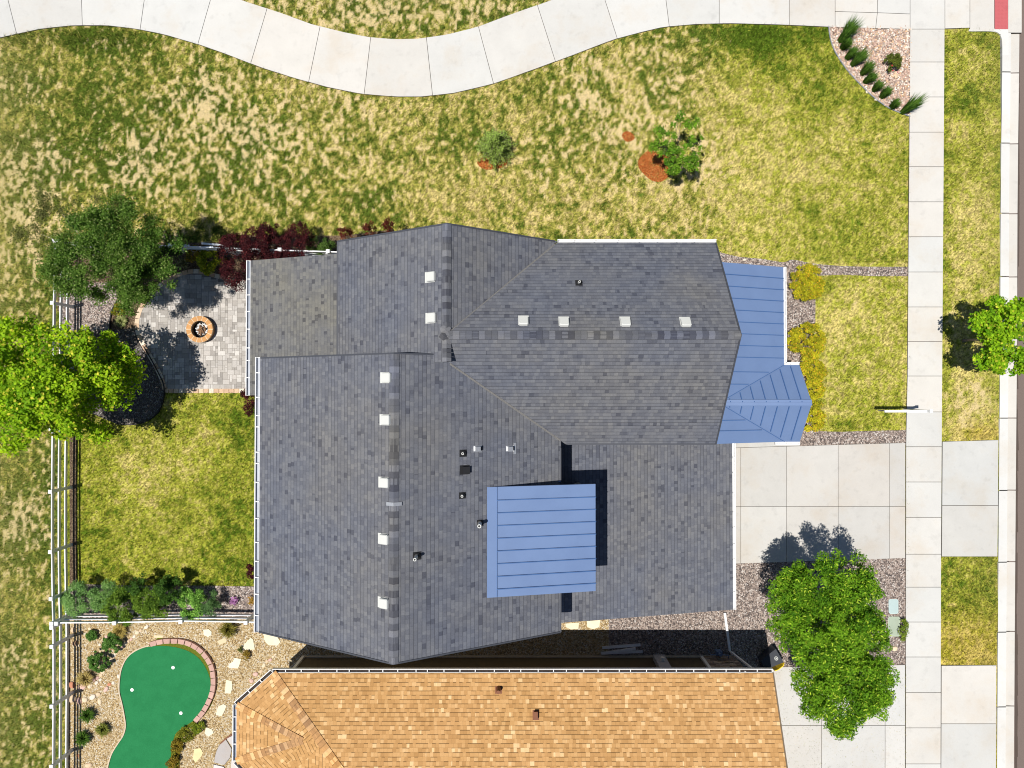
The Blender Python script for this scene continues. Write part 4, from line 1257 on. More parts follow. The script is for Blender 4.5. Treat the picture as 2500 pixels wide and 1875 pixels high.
# downspout with a long outlet pipe across the gravel
mb = MB()
foot_ = W(1780, 1590, 0.08)
mb.beam((W(1815, 1632, 3.4).x + .0, NY + 0.02, 3.5), (foot_.x + 0.45, wy + 0.1, 3.15), 0.07, 0.07)
mb.beam((foot_.x + 0.45, wy + 0.1, 3.15), (foot_.x + 0.45, wy + 0.1, 1.6), 0.07, 0.07)
mb.beam((foot_.x + 0.45, wy + 0.1, 1.6), (foot_.x + 0.02, wy + 0.25, 0.12), 0.07, 0.07)
mb.beam((foot_.x + 0.02, wy + 0.25, 0.10), W(1769, 1496, 0.10), 0.095, 0.09)
part(mb, 'downspout', M_white, nh)
# electricity meter cabinet
mb = MB(); xm = W(1606, 1600).x - 0.08
mb.box((xm, wy + 0.14, 1.30), (0.48, 0.24, 1.55)); mb.tube([(xm, wy + .1, 0.0), (xm, wy + .1, .6)], [.03, .03], 8)
M_cab = plain('grey_cabinet', (0.26, 0.28, 0.33), 0.5, 0.4, 0.05, 3)
cb_ = part(mb, 'meter_cabinet', M_cab, nh)
mb = MB(); mb.tube([(xm + .02, wy + .25, 1.2), (xm + .02, wy + .40, 1.2)], [.10, .085], 14); part(mb, 'meter', M_glass2 if False else M_vent, cb_)
# gas meter
xg = W(1747, 1590).x
mb = MB(); mb.box((xg, wy + 0.30, 0.42), (0.26, 0.2, 0.3)); mb.tube([(xg, wy + .3, .55), (xg, wy + .3, .72)], [.07, .06], 12); mb.tube([(xg - .35, wy + .25, .05), (xg - .35, wy + .25, .55), (xg - .1, wy + .28, .58)], .025, 8); mb.tube([(xg + .1, wy + .28, .58), (xg + .4, wy + .22, .55), (xg + .42, wy + .1, .5)], .025, 8)
M_gas = plain('blue_grey_paint', (0.09, 0.14, 0.24), 0.5, 0.4, 0.06, 6)
part(mb, 'gas_meter', M_gas, nh)
# ================================================================ FENCES
def fence(name, pts, zs, label, group, rail=(0.045, 0.14), post_h=1.37, ends=(True, True)):
    """pts: ground points of the posts"""
    o = thing(name, pts[0], label, 'fence', group)
    for p in pts:
        mb = MB(); mb.box((p.x, p.y, post_h / 2), (0.125, 0.125, post_h))
        po = part(mb, 'post', M_vinyl, o)
        mb = MB()
        a = 0.078
        z0, z1, z2 = post_h, post_h + 0.02, post_h + 0.06
        q = [(p.x - a, p.y - a), (p.x + a, p.y - a), (p.x + a, p.y + a), (p.x - a, p.y + a)]
        mb.prism(q, z0 - .005, z1)
        for i in range(4): mb.face([(*q[i], z1), (*q[(i + 1) % 4], z1), (p.x, p.y, z2)])
        part(mb, 'post_cap', M_vinyl, po)
    for z in zs:
        mb = MB()
        for a_, b_ in zip(pts, pts[1:]):
            mb.beam((a_.x, a_.y, z), (b_.x, b_.y, z), rail[0], rail[1])
        part(mb, 'rail', M_vinyl, o)
    return o
def fp(px, py, z=1.40):
    w = W(px, py, z); return Vector((w.x, w.y, 0))
ZS = (1.22, 0.80, 0.38)
fence('rail_fence', [fp(131, 588), fp(126, 739), fp(124.5, 893), fp(123, 1047), fp(121.5, 1200.7), fp(121.5, 1348), fp(123, 1463), fp(124.5, 1523)], ZS, 'white vinyl three-rail fence down the left side of the back lawn', 'white rail fences')
fence('rail_fence', [fp(124.8, 1533), fp(125, 1579.6), fp(125, 1725.6), fp(124, 1873), fp(124, 2020)], ZS, 'white vinyl three-rail fence on the far left beside the putting green yard', 'white rail fences')
fence('rail_fence', [fp(143, 589), fp(280, 592), fp(414, 599), fp(548, 604), fp(682, 609), fp(800, 613), fp(900, 617)], ZS, 'white vinyl three-rail fence running behind the dark green tree and purple shrubs', 'white rail fences')
fence('rail_fence', [fp(136, 1523), fp(278, 1522), fp(440, 1518.5), fp(599, 1521), fp(660, 1522)], ZS, 'white vinyl three-rail fence between the back lawn and the tan gravel yard', 'white rail fences')
# loose boards lying on the back fence
for i, (x0, y0, x1, y1) in enumerate(((492, 594, 545, 599), (425, 595, 462, 600), (470, 606, 520, 603))):
    mb = MB(); a_, b_ = W(x0, y0, 1.2), W(x1, y1, 1.32)
    mb.beam(a_, b_, 0.08, 0.03)
    solo(mb, 'fence_board', M_vinyl, ['loose white board resting on the back fence right beside the purple shrubs', 'short loose white board leaning on the back fence nearest the dark green tree', 'grey-white board hanging low inside the back fence above the yellow-green shrub'][i], 'board', 'loose boards at the back fence', origin=a_)

# ================================================================ PLANTS
def leaf_mesh(name, pts, nrm, size, aspect, cols, m, parent, ldir=None, fold=0.0):
    """one mesh of many leaf-shaped faces"""
    n = len(pts)
    t = RNG.normal(size=(n, 3)) if ldir is None else ldir + RNG.normal(size=(n, 3)) * 0.35
    t -= nrm * (t * nrm).sum(1)[:, None]
    t /= np.linalg.norm(t, axis=1)[:, None] + 1e-9
    b = np.cross(nrm, t)
    s = (size * RNG.uniform(0.7, 1.3, n))[:, None]
    V = np.stack([pts - t * s * 0.5, pts + b * s * aspect * 0.5 + t * s * 0.05, pts + t * s * 0.5, pts - b * s * aspect * 0.5 + t * s * 0.05], 1)
    off = Vector((0, 0, 0)); r = parent
    while r is not None: off += Vector(r.location); r = r.parent
    V = V - np.array(off)
    me = bpy.data.meshes.new(name)
    me.vertices.add(n * 4); me.vertices.foreach_set('co', V.astype(np.float32).ravel())
    me.loops.add(n * 4); me.loops.foreach_set('vertex_index', np.arange(n * 4, dtype=np.int32))
    me.polygons.add(n); me.polygons.foreach_set('loop_start', (np.arange(n) * 4).astype(np.int32))
    me.update(calc_edges=True)
    ca = me.color_attributes.new('Col', 'FLOAT_COLOR', 'POINT')
    c4 = np.concatenate([cols, np.ones((n, 1))], 1)
    ca.data.foreach_set('color', np.repeat(c4, 4, 0).astype(np.float32).ravel())
    me.materials.append(m)
    o = bpy.data.objects.new(name, me); COL.objects.link(o)
    o.parent = parent
    return o

def puffs(c, r, n, pr, seed, low=-0.2):
    """small foliage lobes spread over a big rounded form"""
    rr = np.random.default_rng(seed)
    a, q0 = rr.uniform(0, 6.2832, n), np.sqrt(rr.uniform(0, 1, n))
    dome = np.sqrt(np.clip(1 - q0 ** 2, 0, 1))
    d = np.stack([np.cos(a) * q0, np.sin(a) * q0, low + (dome - low) * rr.uniform(0.25, 1.0, n)], 1)
    p = np.array(c) + d * np.array(r)
    q = rr.uniform(0.6, 1.35, len(d)) * pr
    return [(p[i][0], p[i][1], p[i][2], q[i]) for i in range(len(d))]

def foliage(parent, pf, n, size, aspect, base, tip, seed, up=0.5, name='crown', hi=None, m=None, inner=0.55, spread=0.25):
    rr = np.random.default_rng(seed)
    pf = np.array(pf)
    w = pf[:, 3] ** 2; w /= w.sum()
    idx = rr.choice(len(pf), n, p=w)
    d = rr.normal(size=(n, 3)); d /= np.linalg.norm(d, axis=1)[:, None]
    d[:, 2] = np.where(d[:, 2] < -0.3, -d[:, 2], d[:, 2])
    rad = rr.uniform(inner, 1.0, n) ** 0.7 * (1 + rr.normal(size=n) * spread * 0.4)
    pts = pf[idx, :3] + d * (pf[idx, 3] * rad)[:, None] * np.array([1, 1, 0.75])
    nrm = d * 0.6 + rr.normal(size=(n, 3)) * 0.55 + np.array([0, 0, up])
    nrm /= np.linalg.norm(nrm, axis=1)[:, None]
    pt = rr.uniform(0, 1, len(pf))
    t = np.clip(0.5 * pt[idx] + 0.5 * rr.uniform(0, 1, n), 0, 1)[:, None]
    outer = sstep(0.7, 1.05, rad)[:, None]
    cols = np.array(base) * (1 - t) + np.array(tip) * t
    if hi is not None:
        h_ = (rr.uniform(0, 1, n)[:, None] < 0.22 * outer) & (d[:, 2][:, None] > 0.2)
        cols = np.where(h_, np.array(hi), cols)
    cols = cols * rr.uniform(0.75, 1.25, (n, 1))
    return leaf_mesh(name, pts, nrm, size, aspect, cols, m or M_leaf, parent)

def limbs(parent, base, pf, r0, seed, nlimb=9, fork=0.4, crook=0.15):
    rr = random.Random(seed)
    base = Vector(base)
    cx = sum(p[0] for p in pf) / len(pf); cy = sum(p[1] for p in pf) / len(pf); cz = sum(p[2] for p in pf) / len(pf)
    top = Vector((cx, cy, cz))
    mb = MB()
    mid = base + (top - base) * fork
    mb.tube([base - Vector((0, 0, .05)), base + Vector((0.02, 0.01, 0.25)), mid, base + (top - base) * 0.8], [r0 * 1.35, r0, r0 * 0.72, r0 * 0.35], 8)
    part(mb, 'trunk', M_bark, parent)
    mb = MB()
    for i in range(nlimb):
        p = pf[rr.randrange(len(pf))]
        a = base + (top - base) * rr.uniform(fork * 0.8, 0.78)
        e = Vector(p[:3])
        m_ = (a + e) / 2 + Vector((rr.uniform(-crook, crook), rr.uniform(-crook, crook), -0.1))
        mb.tube([a, m_, e], [r0 * 0.38, r0 * 0.22, r0 * 0.08], 5)
    part(mb, 'branches', M_bark, parent)

def wz(px, py, z): w = W(px, py, z); return (w.x, w.y, z)

# big bright maple over the left fence
t = thing('maple_tree', W(240, 925), 'large bright lime-green tree overhanging the white fence at the left edge', 'tree', 'trees')
pf = []
for i, (px, py, z, R_, n_) in enumerate(((150, 930, 3.1, 2.1, 46), (60, 900, 2.9, 1.6, 26), (230, 900, 2.9, 1.45, 24), (120, 1010, 2.7, 1.6, 26), (225, 1000, 2.5, 1.2, 16), (90, 850, 2.7, 1.1, 12), (40, 1000, 2.6, 1.3, 14), (290, 930, 2.2, 0.95, 13), (315, 915, 2.2, 0.7, 8), (270, 860, 2.5, 1.0, 10), (-40, 930, 2.7, 1.6, 16))):
    pf += puffs(wz(px, py, z + .4), (R_ * .96, R_ * .96, 2.2), int(n_ * 1.25), 0.40, 100 + i, -.1)
limbs(t, W(215, 935), pf, 0.11, 1)
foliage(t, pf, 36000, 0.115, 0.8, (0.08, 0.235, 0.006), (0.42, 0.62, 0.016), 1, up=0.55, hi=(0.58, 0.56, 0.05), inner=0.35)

# darker fine-leaved tree in the corner of the fence
t = thing('poplar_tree', W(330, 690), 'loose dark green small-leaved tree over the top left corner of the fence', 'tree', 'trees')
pf = []
for i, (px, py, z, rx, ry, n_) in enumerate(((330, 640, 3.6, 1.5, 1.2, 26), (250, 640, 3.9, 1.5, 1.3, 24), (210, 590, 4.2, 1.2, 1.1, 16), (385, 640, 2.9, 0.7, 0.9, 12), (350, 700, 2.9, 1.0, 0.6, 11), (300, 720, 2.8, 1.0, 0.5, 9), (270, 550, 4.4, 1.3, 0.9, 14), (330, 560, 4.0, 1.0, 1.0, 11), (215, 690, 3.4, 0.9, 0.8, 9), (335, 755, 2.2, 0.25, 0.3, 3), (170, 650, 3.6, 0.8, 0.8, 9), (400, 600, 3.2, 0.8, 0.8, 12), (240, 590, 4.2, 1.5, 1.0, 20), (360, 690, 3.2, 1.1, 0.9, 14))):
    pf += puffs(wz(px, py, z), (rx, ry, 0.9), n_, 0.34, 130 + i)
limbs(t, W(322, 690), pf, 0.07, 2, 16, 0.3)
sp = []
for i, (px, py, z, rx, ry, n_) in enumerate(((140, 520, 4.6, 0.9, 0.45, 10), (95, 570, 4.3, 1.0, 0.3, 12), (60, 575, 4.2, 0.4, 0.15, 4), (150, 500, 4.6, 0.7, 0.4, 9), (115, 490, 4.7, 0.4, 0.3, 4), (260, 490, 4.6, 0.5, 0.5, 5), (150, 590, 4.2, 0.8, 0.5, 7), (110, 620, 3.9, 0.4, 0.3, 2), (300, 505, 4.3, 0.3, 0.3, 3))):
    sp += puffs(wz(px, py, z), (rx, ry, 0.4), n_, 0.26, 160 + i)
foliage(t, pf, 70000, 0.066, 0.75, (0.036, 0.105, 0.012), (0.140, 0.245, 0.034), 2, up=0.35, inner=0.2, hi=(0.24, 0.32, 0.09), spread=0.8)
mb = MB()
mb.tube([wz(295, 690, 2.9), wz(278, 655, 3.6), wz(262, 635, 4.0), wz(200, 580, 4.5), wz(150, 520, 4.8)], [0.035, 0.03, 0.026, 0.018, 0.008], 6)
mb.tube([wz(262, 635, 4.0), wz(170, 600, 4.3), wz(100, 572, 4.4)], [0.02, 0.014, 0.007], 5)
mb.tube([wz(278, 655, 3.6), wz(268, 560, 4.3), wz(262, 492, 4.7)], [0.02, 0.014, 0.007], 5)
M_pale = plain('pale_bark', (0.42, 0.38, 0.30), 0.85, 0.1, 0.2, 12)
part(mb, 'branches', M_pale, t)
foliage(t, sp, 4200, 0.060, 0.75, (0.10, 0.12, 0.03), (0.22, 0.22, 0.07), 3, up=0.3, inner=0.1, spread=1.2, name='twig_leaves')

# broad tree by the driveway
t = thing('ash_tree', W(1945, 1492), 'big dense glossy green tree beside the driveway at the lower right', 'tree', 'trees')
pf = []
for i, (px, py, z, rx, ry, n_) in enumerate(((2000, 1420, 4.0, 1.55, 1.15, 46), (2075, 1440, 4.0, 1.0, 1.2, 28), (1950, 1460, 3.8, 1.1, 1.1, 26), (2010, 1530, 4.6, 1.5, 1.3, 44), (2090, 1560, 4.3, 0.9, 1.1, 22), (1985, 1600, 4.3, 1.15, 1.0, 26), (2060, 1650, 4.4, 1.3, 0.9, 30), (2040, 1700, 4.2, 1.3, 0.7, 24), (2060, 1600, 4.3, 1.2, 0.8, 18), (2110, 1635, 4.1, 0.8, 0.7, 12), (1990, 1655, 4.0, 0.8, 0.6, 10), (2110, 1680, 4.0, 0.8, 0.7, 14), (2130, 1715, 3.8, 0.5, 0.25, 5), (2030, 1745, 4.0, 0.7, 0.35, 9), (2045, 1770, 3.8, 0.22, 0.12, 3), (1912, 1490, 3.9, 0.75, 1.1, 16), (2118, 1505, 3.8, 0.35, 0.8, 7))):
    pf += puffs(wz(px, py, z - .4), (rx * 1.06, ry * 1.06, 1.3), int(n_ * 1.35), 0.30, 200 + i, -.1)
limbs(t, W(1945, 1492), pf, 0.10, 3)
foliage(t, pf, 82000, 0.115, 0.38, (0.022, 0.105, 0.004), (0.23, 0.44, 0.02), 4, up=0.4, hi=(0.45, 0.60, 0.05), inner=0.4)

# street tree at the right edge
t = thing('maple_tree', W(2350, 832), 'bright green maple standing in the verge at the right edge', 'tree', 'trees')
pf = []
for i, (px, py, z, rx, ry, n_) in enumerate(((2460, 820, 3.6, 1.15, 1.0, 34), (2420, 790, 3.3, 0.75, 0.7, 16), (2410, 845, 3.2, 0.6, 0.7, 13), (2480, 880, 3.2, 0.9, 0.45, 14), (2520, 820, 3.6, 1.1, 1.2, 22), (2475, 762, 3.2, 0.5, 0.4, 7), (2432, 760, 2.9, 0.3, 0.25, 4), (2430, 880, 2.9, 0.45, 0.3, 6))):
    pf += puffs(wz(px, py, z), (rx * 1.15, ry * 1.15, 1.0), int(n_ * 1.3), 0.26, 240 + i, -.1)
limbs(t, W(2352, 832), pf, 0.06, 4)
foliage(t, pf, 13000, 0.11, 0.8, (0.07, 0.23, 0.006), (0.38, 0.60, 0.016), 5, up=0.5, hi=(0.54, 0.56, 0.05), inner=0.4)

# sparse sapling on the lawn
t = thing('sapling', W(1622, 402), 'sparse broad-leaved sapling with open branches on the front lawn', 'tree', 'trees')
pf = []
for i, (px, py, z, r_, n_) in enumerate(((1650, 395, 1.9, .5, 9), (1635, 350, 2.3, .45, 7), (1680, 380, 2.0, .45, 8), (1655, 300, 2.4, .22, 3), (1690, 310, 2.3, .28, 4), (1605, 330, 2.1, .25, 4), (1600, 372, 1.8, .3, 4), (1700, 345, 2.2, .3, 3), (1655, 285, 2.4, .1, 1), (1690, 410, 1.8, .2, 3), (1648, 415, 1.7, .3, 4))):
    pf += puffs(wz(px, py, z), (r_ * 1.05, r_ * 1.05, 0.45), int(n_ * 1.9), 0.14, 260 + i)
limbs(t, W(1624, 402), pf, 0.035, 5, 22, 0.35)
foliage(t, pf, 6200, 0.08, 0.7, (0.05, 0.16, 0.010), (0.24, 0.42, 0.03), 6, up=0.4, inner=0.1, hi=(0.30, 0.36, 0.08), spread=0.8)

# young conifer
t = thing('conifer', W(1208, 370), 'small bushy conifer on the front lawn above the house', 'tree', 'trees')
rr = np.random.default_rng(9)
base = np.array(W(1208, 368)); H_ = 1.75
mb = MB(); mb.tube([Vector(base), Vector(base) + Vector((-.02, 0.02, H_))], [.045, .01], 8); part(mb, 'trunk', M_bark, t)
pts, nr, ld = [], [], []
mb = MB()
for k in range(190):
    f = rr.uniform(0.02, 1) ** 1.25; z = 0.12 + f * (H_ - 0.15)
    L = (1 - f) * 0.88 + 0.08; a = rr.uniform(0, 6.283)
    L *= rr.uniform(0.7, 1.12)
    d = np.array([math.cos(a), math.sin(a), rr.uniform(-0.05, 0.25)])
    tip = base + np.array([0, 0, z]) + d * L
    st = base + np.array([0, 0, z])
    mb.tube([Vector(st), Vector(tip)], [0.012, 0.004], 4)
    for j in range(62):
        u = rr.uniform(0.15, 1)
        p = st + (tip - st) * u
        s_ = np.cross(d, [0, 0, 1]) * rr.choice([-1, 1])
        q = p + s_ * rr.uniform(0, 0.12) * (1.1 - u * 0.6) + np.array([0, 0, rr.uniform(-.02, .03)])
        pts.append(q); ld.append(d + s_ * 0.8); nr.append(np.array([rr.normal() * .3, rr.normal() * .3, 1.0]))
part(mb, 'branches', M_bark, t)
pts = np.array(pts); nr = np.array(nr); nr /= np.linalg.norm(nr, axis=1)[:, None]
cc = np.array([0.22, 0.31, 0.06]) * rr.uniform(0.3, 1.9, (len(pts), 1))
leaf_mesh('crown', pts, nr, 0.09, 0.2, cc, M_leaf, t, ldir=np.array(ld))

def shrub(px, py, r, h, label, base, tip, n=2600, size=0.06, aspect=0.6, hi=None, group=None, name='shrub', flat=1.0, pr=0.16, seed=None, npf=None, inner=0.3, up=0.5):
    """px,py: where its middle shows in the photo"""
    seed = seed or int(px * 7 + py)
    z = h * 0.55
    c = W(px, py, z)
    if name != 'plum_shrub' and name != 'spirea_bush':
        base = tuple(v * 1.05 for v in base); tip = tuple(min(.8, v * 1.45) for v in tip)
        n = int(n * 1.25); size *= 1.05
        if hi is not None: hi = tuple(min(.85, v * 1.45) for v in hi)
    t = thing(name, (c.x, c.y, 0), label, 'shrub', group)
    rx, ry = (r if hasattr(r, '__len__') else (r, r))
    pf = puffs((c.x, c.y, h * 0.45), (rx, ry, h * 0.5 * flat), npf or max(14, int(rx * ry / (pr * pr) * 3.0)), pr, seed, -0.05)
    mb = MB()
    rr_ = random.Random(seed)
    for k in range(7):
        p = pf[rr_.randrange(len(pf))]
        mb.tube([(c.x + rr_.uniform(-.04, .04), c.y + rr_.uniform(-.04, .04), 0), ((c.x + p[0]) / 2, (c.y + p[1]) / 2, p[2] * .6), p[:3]], [.015, .01, .004], 5)
    part(mb, 'stems', M_bark, t)
    foliage(t, pf, n, size, aspect, base, tip, seed, up=up, hi=hi, name='foliage', inner=inner)
    return t
# spireas along the porch
SPB, SPT, SPH = (0.13, 0.15, 0.008), (0.72, 0.66, 0.03), (0.80, 0.46, 0.04)
shrub(1964, 690, (.80, .78), .75, 'yellow-green and orange spirea bush at the top end of the porch bed', SPB, SPT, 8200, .072, .5, SPH, 'spirea bushes beside the porch', 'spirea_bush', pr=.15)
shrub(1970, 830, (.80, .74), .75, 'yellow-green spirea bush beside the middle of the porch gutter', SPB, SPT, 8200, .072, .5, SPH, 'spirea bushes beside the porch', 'spirea_bush', pr=.15)
shrub(1984, 897, (.56, .62), .7, 'narrow yellow spirea bush just above the porch gable corner', SPB, SPT, 5200, .072, .5, SPH, 'spirea bushes beside the porch', 'spirea_bush', pr=.15)
shrub(1990, 952, (.42, .42), .6, 'small spirea bush touching the tip of the blue porch gable', SPB, SPT, 2800, .072, .5, SPH, 'spirea bushes beside the porch', 'spirea_bush', pr=.13)
shrub(1984, 1015, (.50, .60), .7, 'lowest spirea bush beside the gravel strip by the driveway', SPB, SPT, 4600, .072, .5, SPH, 'spirea bushes beside the porch', 'spirea_bush', pr=.14)
# purple-leaved plums behind the house
PB, PT, PH = (0.020, 0.006, 0.008), (0.085, 0.014, 0.018), (0.20, 0.035, 0.035)
for i, (px, py, rx, ry, h, lb) in enumerate(((570, 610, .45, .5, 2.2, 'leftmost dark purple-leaved plum shrub by the back fence'), (590, 665, .6, .6, 2.0, 'purple-leaved plum shrub overhanging the patio beside the roof gutter'), (625, 600, .45, .6, 2.3, 'purple-leaved plum shrub straight behind the low roof corner'), (660, 590, .38, .65, 2.3, 'tall purple-leaved plum shrub poking above the fence, third along'), (730, 590, .42, .65, 2.2, 'purple-leaved plum shrub furthest right behind the low roof'), (690, 625, .5, .3, 1.8, 'low purple-leaved plum shrub half hidden behind the low roof'))):
    shrub(px, py, (rx * 1.35, ry * 1.25), h, lb, PB, PT, 4200, .06, .6, PH, 'purple-leaved shrubs along the back fence', 'plum_shrub', pr=.18, inner=.2)
for i, (px, py, rx, ry, lb) in enumerate(((845, 572, .25, .22, 'red-brown leaved shrub peeping out behind the roof edge, left one'), (905, 562, .3, .25, 'red-brown leaved shrub behind the roof edge, middle one'), (950, 552, .2, .25, 'red-brown leaved shrub behind the roof edge, nearest the ridge'))):
    shrub(px, py, (rx, ry), 2.3, lb, (0.05, 0.015, 0.01), (0.16, 0.03, 0.02), 700, .06, .6, (0.3, 0.06, 0.03), 'red shrubs behind the roof', 'plum_shrub', pr=.12, inner=.1)
for k in (615, 655, 700, 760, 800):
    pass
shrub(778, 600, (.55, .35), 1.3, 'green shrub at the back fence right of the purple ones', (0.03, 0.07, 0.012), (0.09, 0.15, 0.03), 2200, .06, .6, None, None, 'green_shrub', pr=.17)
shrub(515, 640, (.55, .5), 1.2, 'yellow-green leafy shrub between the patio and the purple shrubs', (0.08, 0.13, 0.008), (0.30, 0.34, 0.02), 3000, .07, .6, (0.5, 0.45, 0.03), None, 'green_shrub', pr=.17)
shrub(478, 622, (.38, .3), 1.0, 'orange-tinged shrub just left of the yellow-green one at the back fence', (0.06, 0.08, 0.008), (0.26, 0.20, 0.02), 1300, .06, .6, (0.5, 0.25, 0.03), None, 'green_shrub', pr=.14)
shrub(410, 610, (.7, .3), 1.5, 'dark shaded shrub under the tree against the back fence', (0.012, 0.035, 0.008), (0.05, 0.08, 0.02), 2600, .06, .6, None, None, 'green_shrub', pr=.18)
# house-side shrubs peeping out under the west gutters
for (px, py, rx, ry, lb) in ((612, 985, .28, .5, 'small dark purple shrub under the gutter just below the patio'), (617, 1392, .22, .3, 'small dark purple shrub under the gutter near the bottom of the lawn'), (605, 960, .25, .2, 'tiny purple shrub at the patio corner')):
    shrub(px, py, (rx, ry), .8, lb, PB, PT, 1100, .055, .6, PH, 'small purple shrubs at the house foot', 'plum_shrub', pr=.12)
# row on the south side of the back lawn
shrub(200, 1460, (.85, .72), 1.3, 'bluish green shrub at the left end of the row along the inner fence', (0.06, 0.165, 0.04), (0.21, 0.36, 0.10), 7000, .055, .5, (0.26, 0.40, 0.15), 'shrub row by the inner fence', 'green_shrub', pr=.2)
shrub(262, 1455, (.6, .65), 1.4, 'grey-green shrub second from the left in the row along the inner fence', (0.055, 0.15, 0.03), (0.19, 0.33, 0.085), 5200, .055, .5, (0.24, 0.36, 0.12), 'shrub row by the inner fence', 'green_shrub', pr=.2)
shrub(300, 1480, (.75, .75), 1.6, 'dark green straggly shrub reaching over the inner fence', (0.035, 0.09, 0.008), (0.14, 0.23, 0.022), 5200, .07, .55, (0.2, 0.3, 0.04), 'shrub row by the inner fence', 'green_shrub', pr=.19)
shrub(375, 1470, (.75, .62), 1.5, 'dark green shrub in the middle of the row along the inner fence', (0.035, 0.09, 0.008), (0.14, 0.23, 0.022), 5000, .07, .55, (0.2, 0.3, 0.04), 'shrub row by the inner fence', 'green_shrub', pr=.19)
shrub(412, 1440, (.5, .6), 1.8, 'upright dark shrub with bare twigs behind the middle of the fence row', (0.02, 0.06, 0.008), (0.07, 0.15, 0.02), 2600, .07, .55, None, 'shrub row by the inner fence', 'green_shrub', pr=.16)
shrub(340, 1425, (.35, .4), 1.5, 'sparse twiggy shrub at the lawn edge of the fence row', (0.02, 0.06, 0.008), (0.07, 0.15, 0.02), 900, .07, .55, None, 'shrub row by the inner fence', 'green_shrub', pr=.13)
shrub(468, 1472, (.62, .62), 1.2, 'bright green rounded shrub near the right end of the fence row', (0.07, 0.20, 0.025), (0.22, 0.42, 0.07), 5200, .06, .6, (0.32, 0.50, 0.10), 'shrub row by the inner fence', 'green_shrub', pr=.18)
shrub(517, 1475, (.4, .5), 1.1, 'grey-green upright shrub at the right end of the fence row', (0.04, 0.10, 0.03), (0.12, 0.22, 0.07), 2400, .065, .3, None, 'shrub row by the inner fence', 'green_shrub', pr=.15)
shrub(573, 1466, (.17, .17), .3, 'little plant with pink-purple flowers in the gravel near the gutter', (0.22, 0.06, 0.20), (0.62, 0.30, 0.60), 420, .045, .8, None, None, 'flower_plant', pr=.07)
shrub(618, 1466, (.2, .25), .4, 'orange-green low plant half under the house gutter', (0.15, 0.12, 0.01), (0.4, 0.22, 0.03), 420, .05, .6, None, None, 'flower_plant', pr=.08)
shrub(290, 757, (.28, .26), .35, 'small yellow-green perennial in the bark bed beside the patio', (0.06, 0.09, 0.006), (0.28, 0.25, 0.012), 700, .06, .5, None, None, 'flower_plant', pr=.1)
# round clipped plants of the gravel yard
for (px, py, r_, lb) in ((273.5, 1571, .42, 'round dark green mound plant nearest the stone line, upper one'), (240, 1615, .44, 'largest round dark green mound plant in the tan gravel'), (224, 1552, .21, 'tiny round green mound plant near the inner fence')):
    shrub(px, py, r_, r_ * 1.3, lb, (0.025, 0.085, 0.010), (0.10, 0.22, 0.035), int(7000 * r_ * r_ / .14), .05, .4, (0.22, 0.34, 0.10), 'mound plants in the tan gravel yard', 'mound_plant', pr=.07, npf=60)
# rose bush in the rock bed
shrub(2180, 152, (.36, .36), .55, 'round dark bush with red flowers in the pink rock bed', (0.05, 0.07, 0.012), (0.12, 0.15, 0.02), 2300, .05, .6, None, None, 'rose_bush', pr=.11)
mb = MB()
for (px, py) in ((2178, 160), (2192, 176), (2180, 172)): mb.blob(W(px, py, .62), (.03, .03, .025), int(px), col=(0.55, 0.02, 0.05), nu=7, nv=4)
o_ = [o for o in COL.objects if o.name.startswith('rose_bush')][0]
part(mb, 'flowers', M_vc, o_)
shrub(2204, 1535, (.2, .5), .35, 'low green sprawling plant at the sidewalk beside the utility lids', (0.06, 0.12, 0.01), (0.22, 0.28, 0.03), 700, .06, .5, None, None, 'flower_plant', pr=.1)
shrub(600, 1602, (.15, .18), .3, 'brownish tuft plant beside the stones near the tan house corner', (0.10, 0.08, 0.01), (0.30, 0.20, 0.03), 500, .05, .4, None, None, 'flower_plant', pr=.08)
shrub(588, 1586, (.12, .1), .25, 'tiny green weed above the brownish tuft near the stones', (0.04, 0.06, 0.01), (0.13, 0.15, 0.03), 200, .05, .4, None, None, 'flower_plant', pr=.06)

def tuft(px, py, h, n, lean, label, c0, c1, name='grass_clump', group=None, spread=0.5, w=0.012, seed=0, r0=0.08, cat='grass clump'):
    """arching blades out of one crown"""
    rr = np.random.default_rng(int(px * 3 + py) + seed)
    b = W(px, py, 0)
    t = empty(name, b, label, cat, group)
    t['kind'] = 'thing'
    mb = MB()
    for k in range(n):
        a = rr.uniform(0, 6.283); s_ = rr.uniform(0.1, 1) ** 0.7 * spread
        p0 = Vector((b.x + math.cos(a) * r0 * rr.uniform(0, 1), b.y + math.sin(a) * r0 * rr.uniform(0, 1), 0))
        hh = h * rr.uniform(0.7, 1.1)
        v = Vector((math.cos(a) * s_ + lean[0], math.sin(a) * s_ + lean[1], 0)) * hh
        p1 = p0 + v * 0.45 + Vector((0, 0, hh * 0.62)); p2 = p0 + v + Vector((0, 0, hh * (0.85 - 0.25 * s_)))
        wd = Vector((-math.sin(a), math.cos(a), 0)) * w * rr.uniform(.7, 1.3)
        u = rr.uniform(0, 1); c = tuple(c0[i] * (1 - u) + c1[i] * u for i in range(3))
        mb.face([p0 - wd, p0 + wd, p1 + wd, p1 - wd], col=c)
        mb.face([p1 - wd, p1 + wd, p2], col=tuple(x * 1.25 for x in c))
    part(mb, 'blades', M_blade, t)
    return t
G0, G1 = (0.022, 0.065, 0.008), (0.085, 0.160, 0.022)
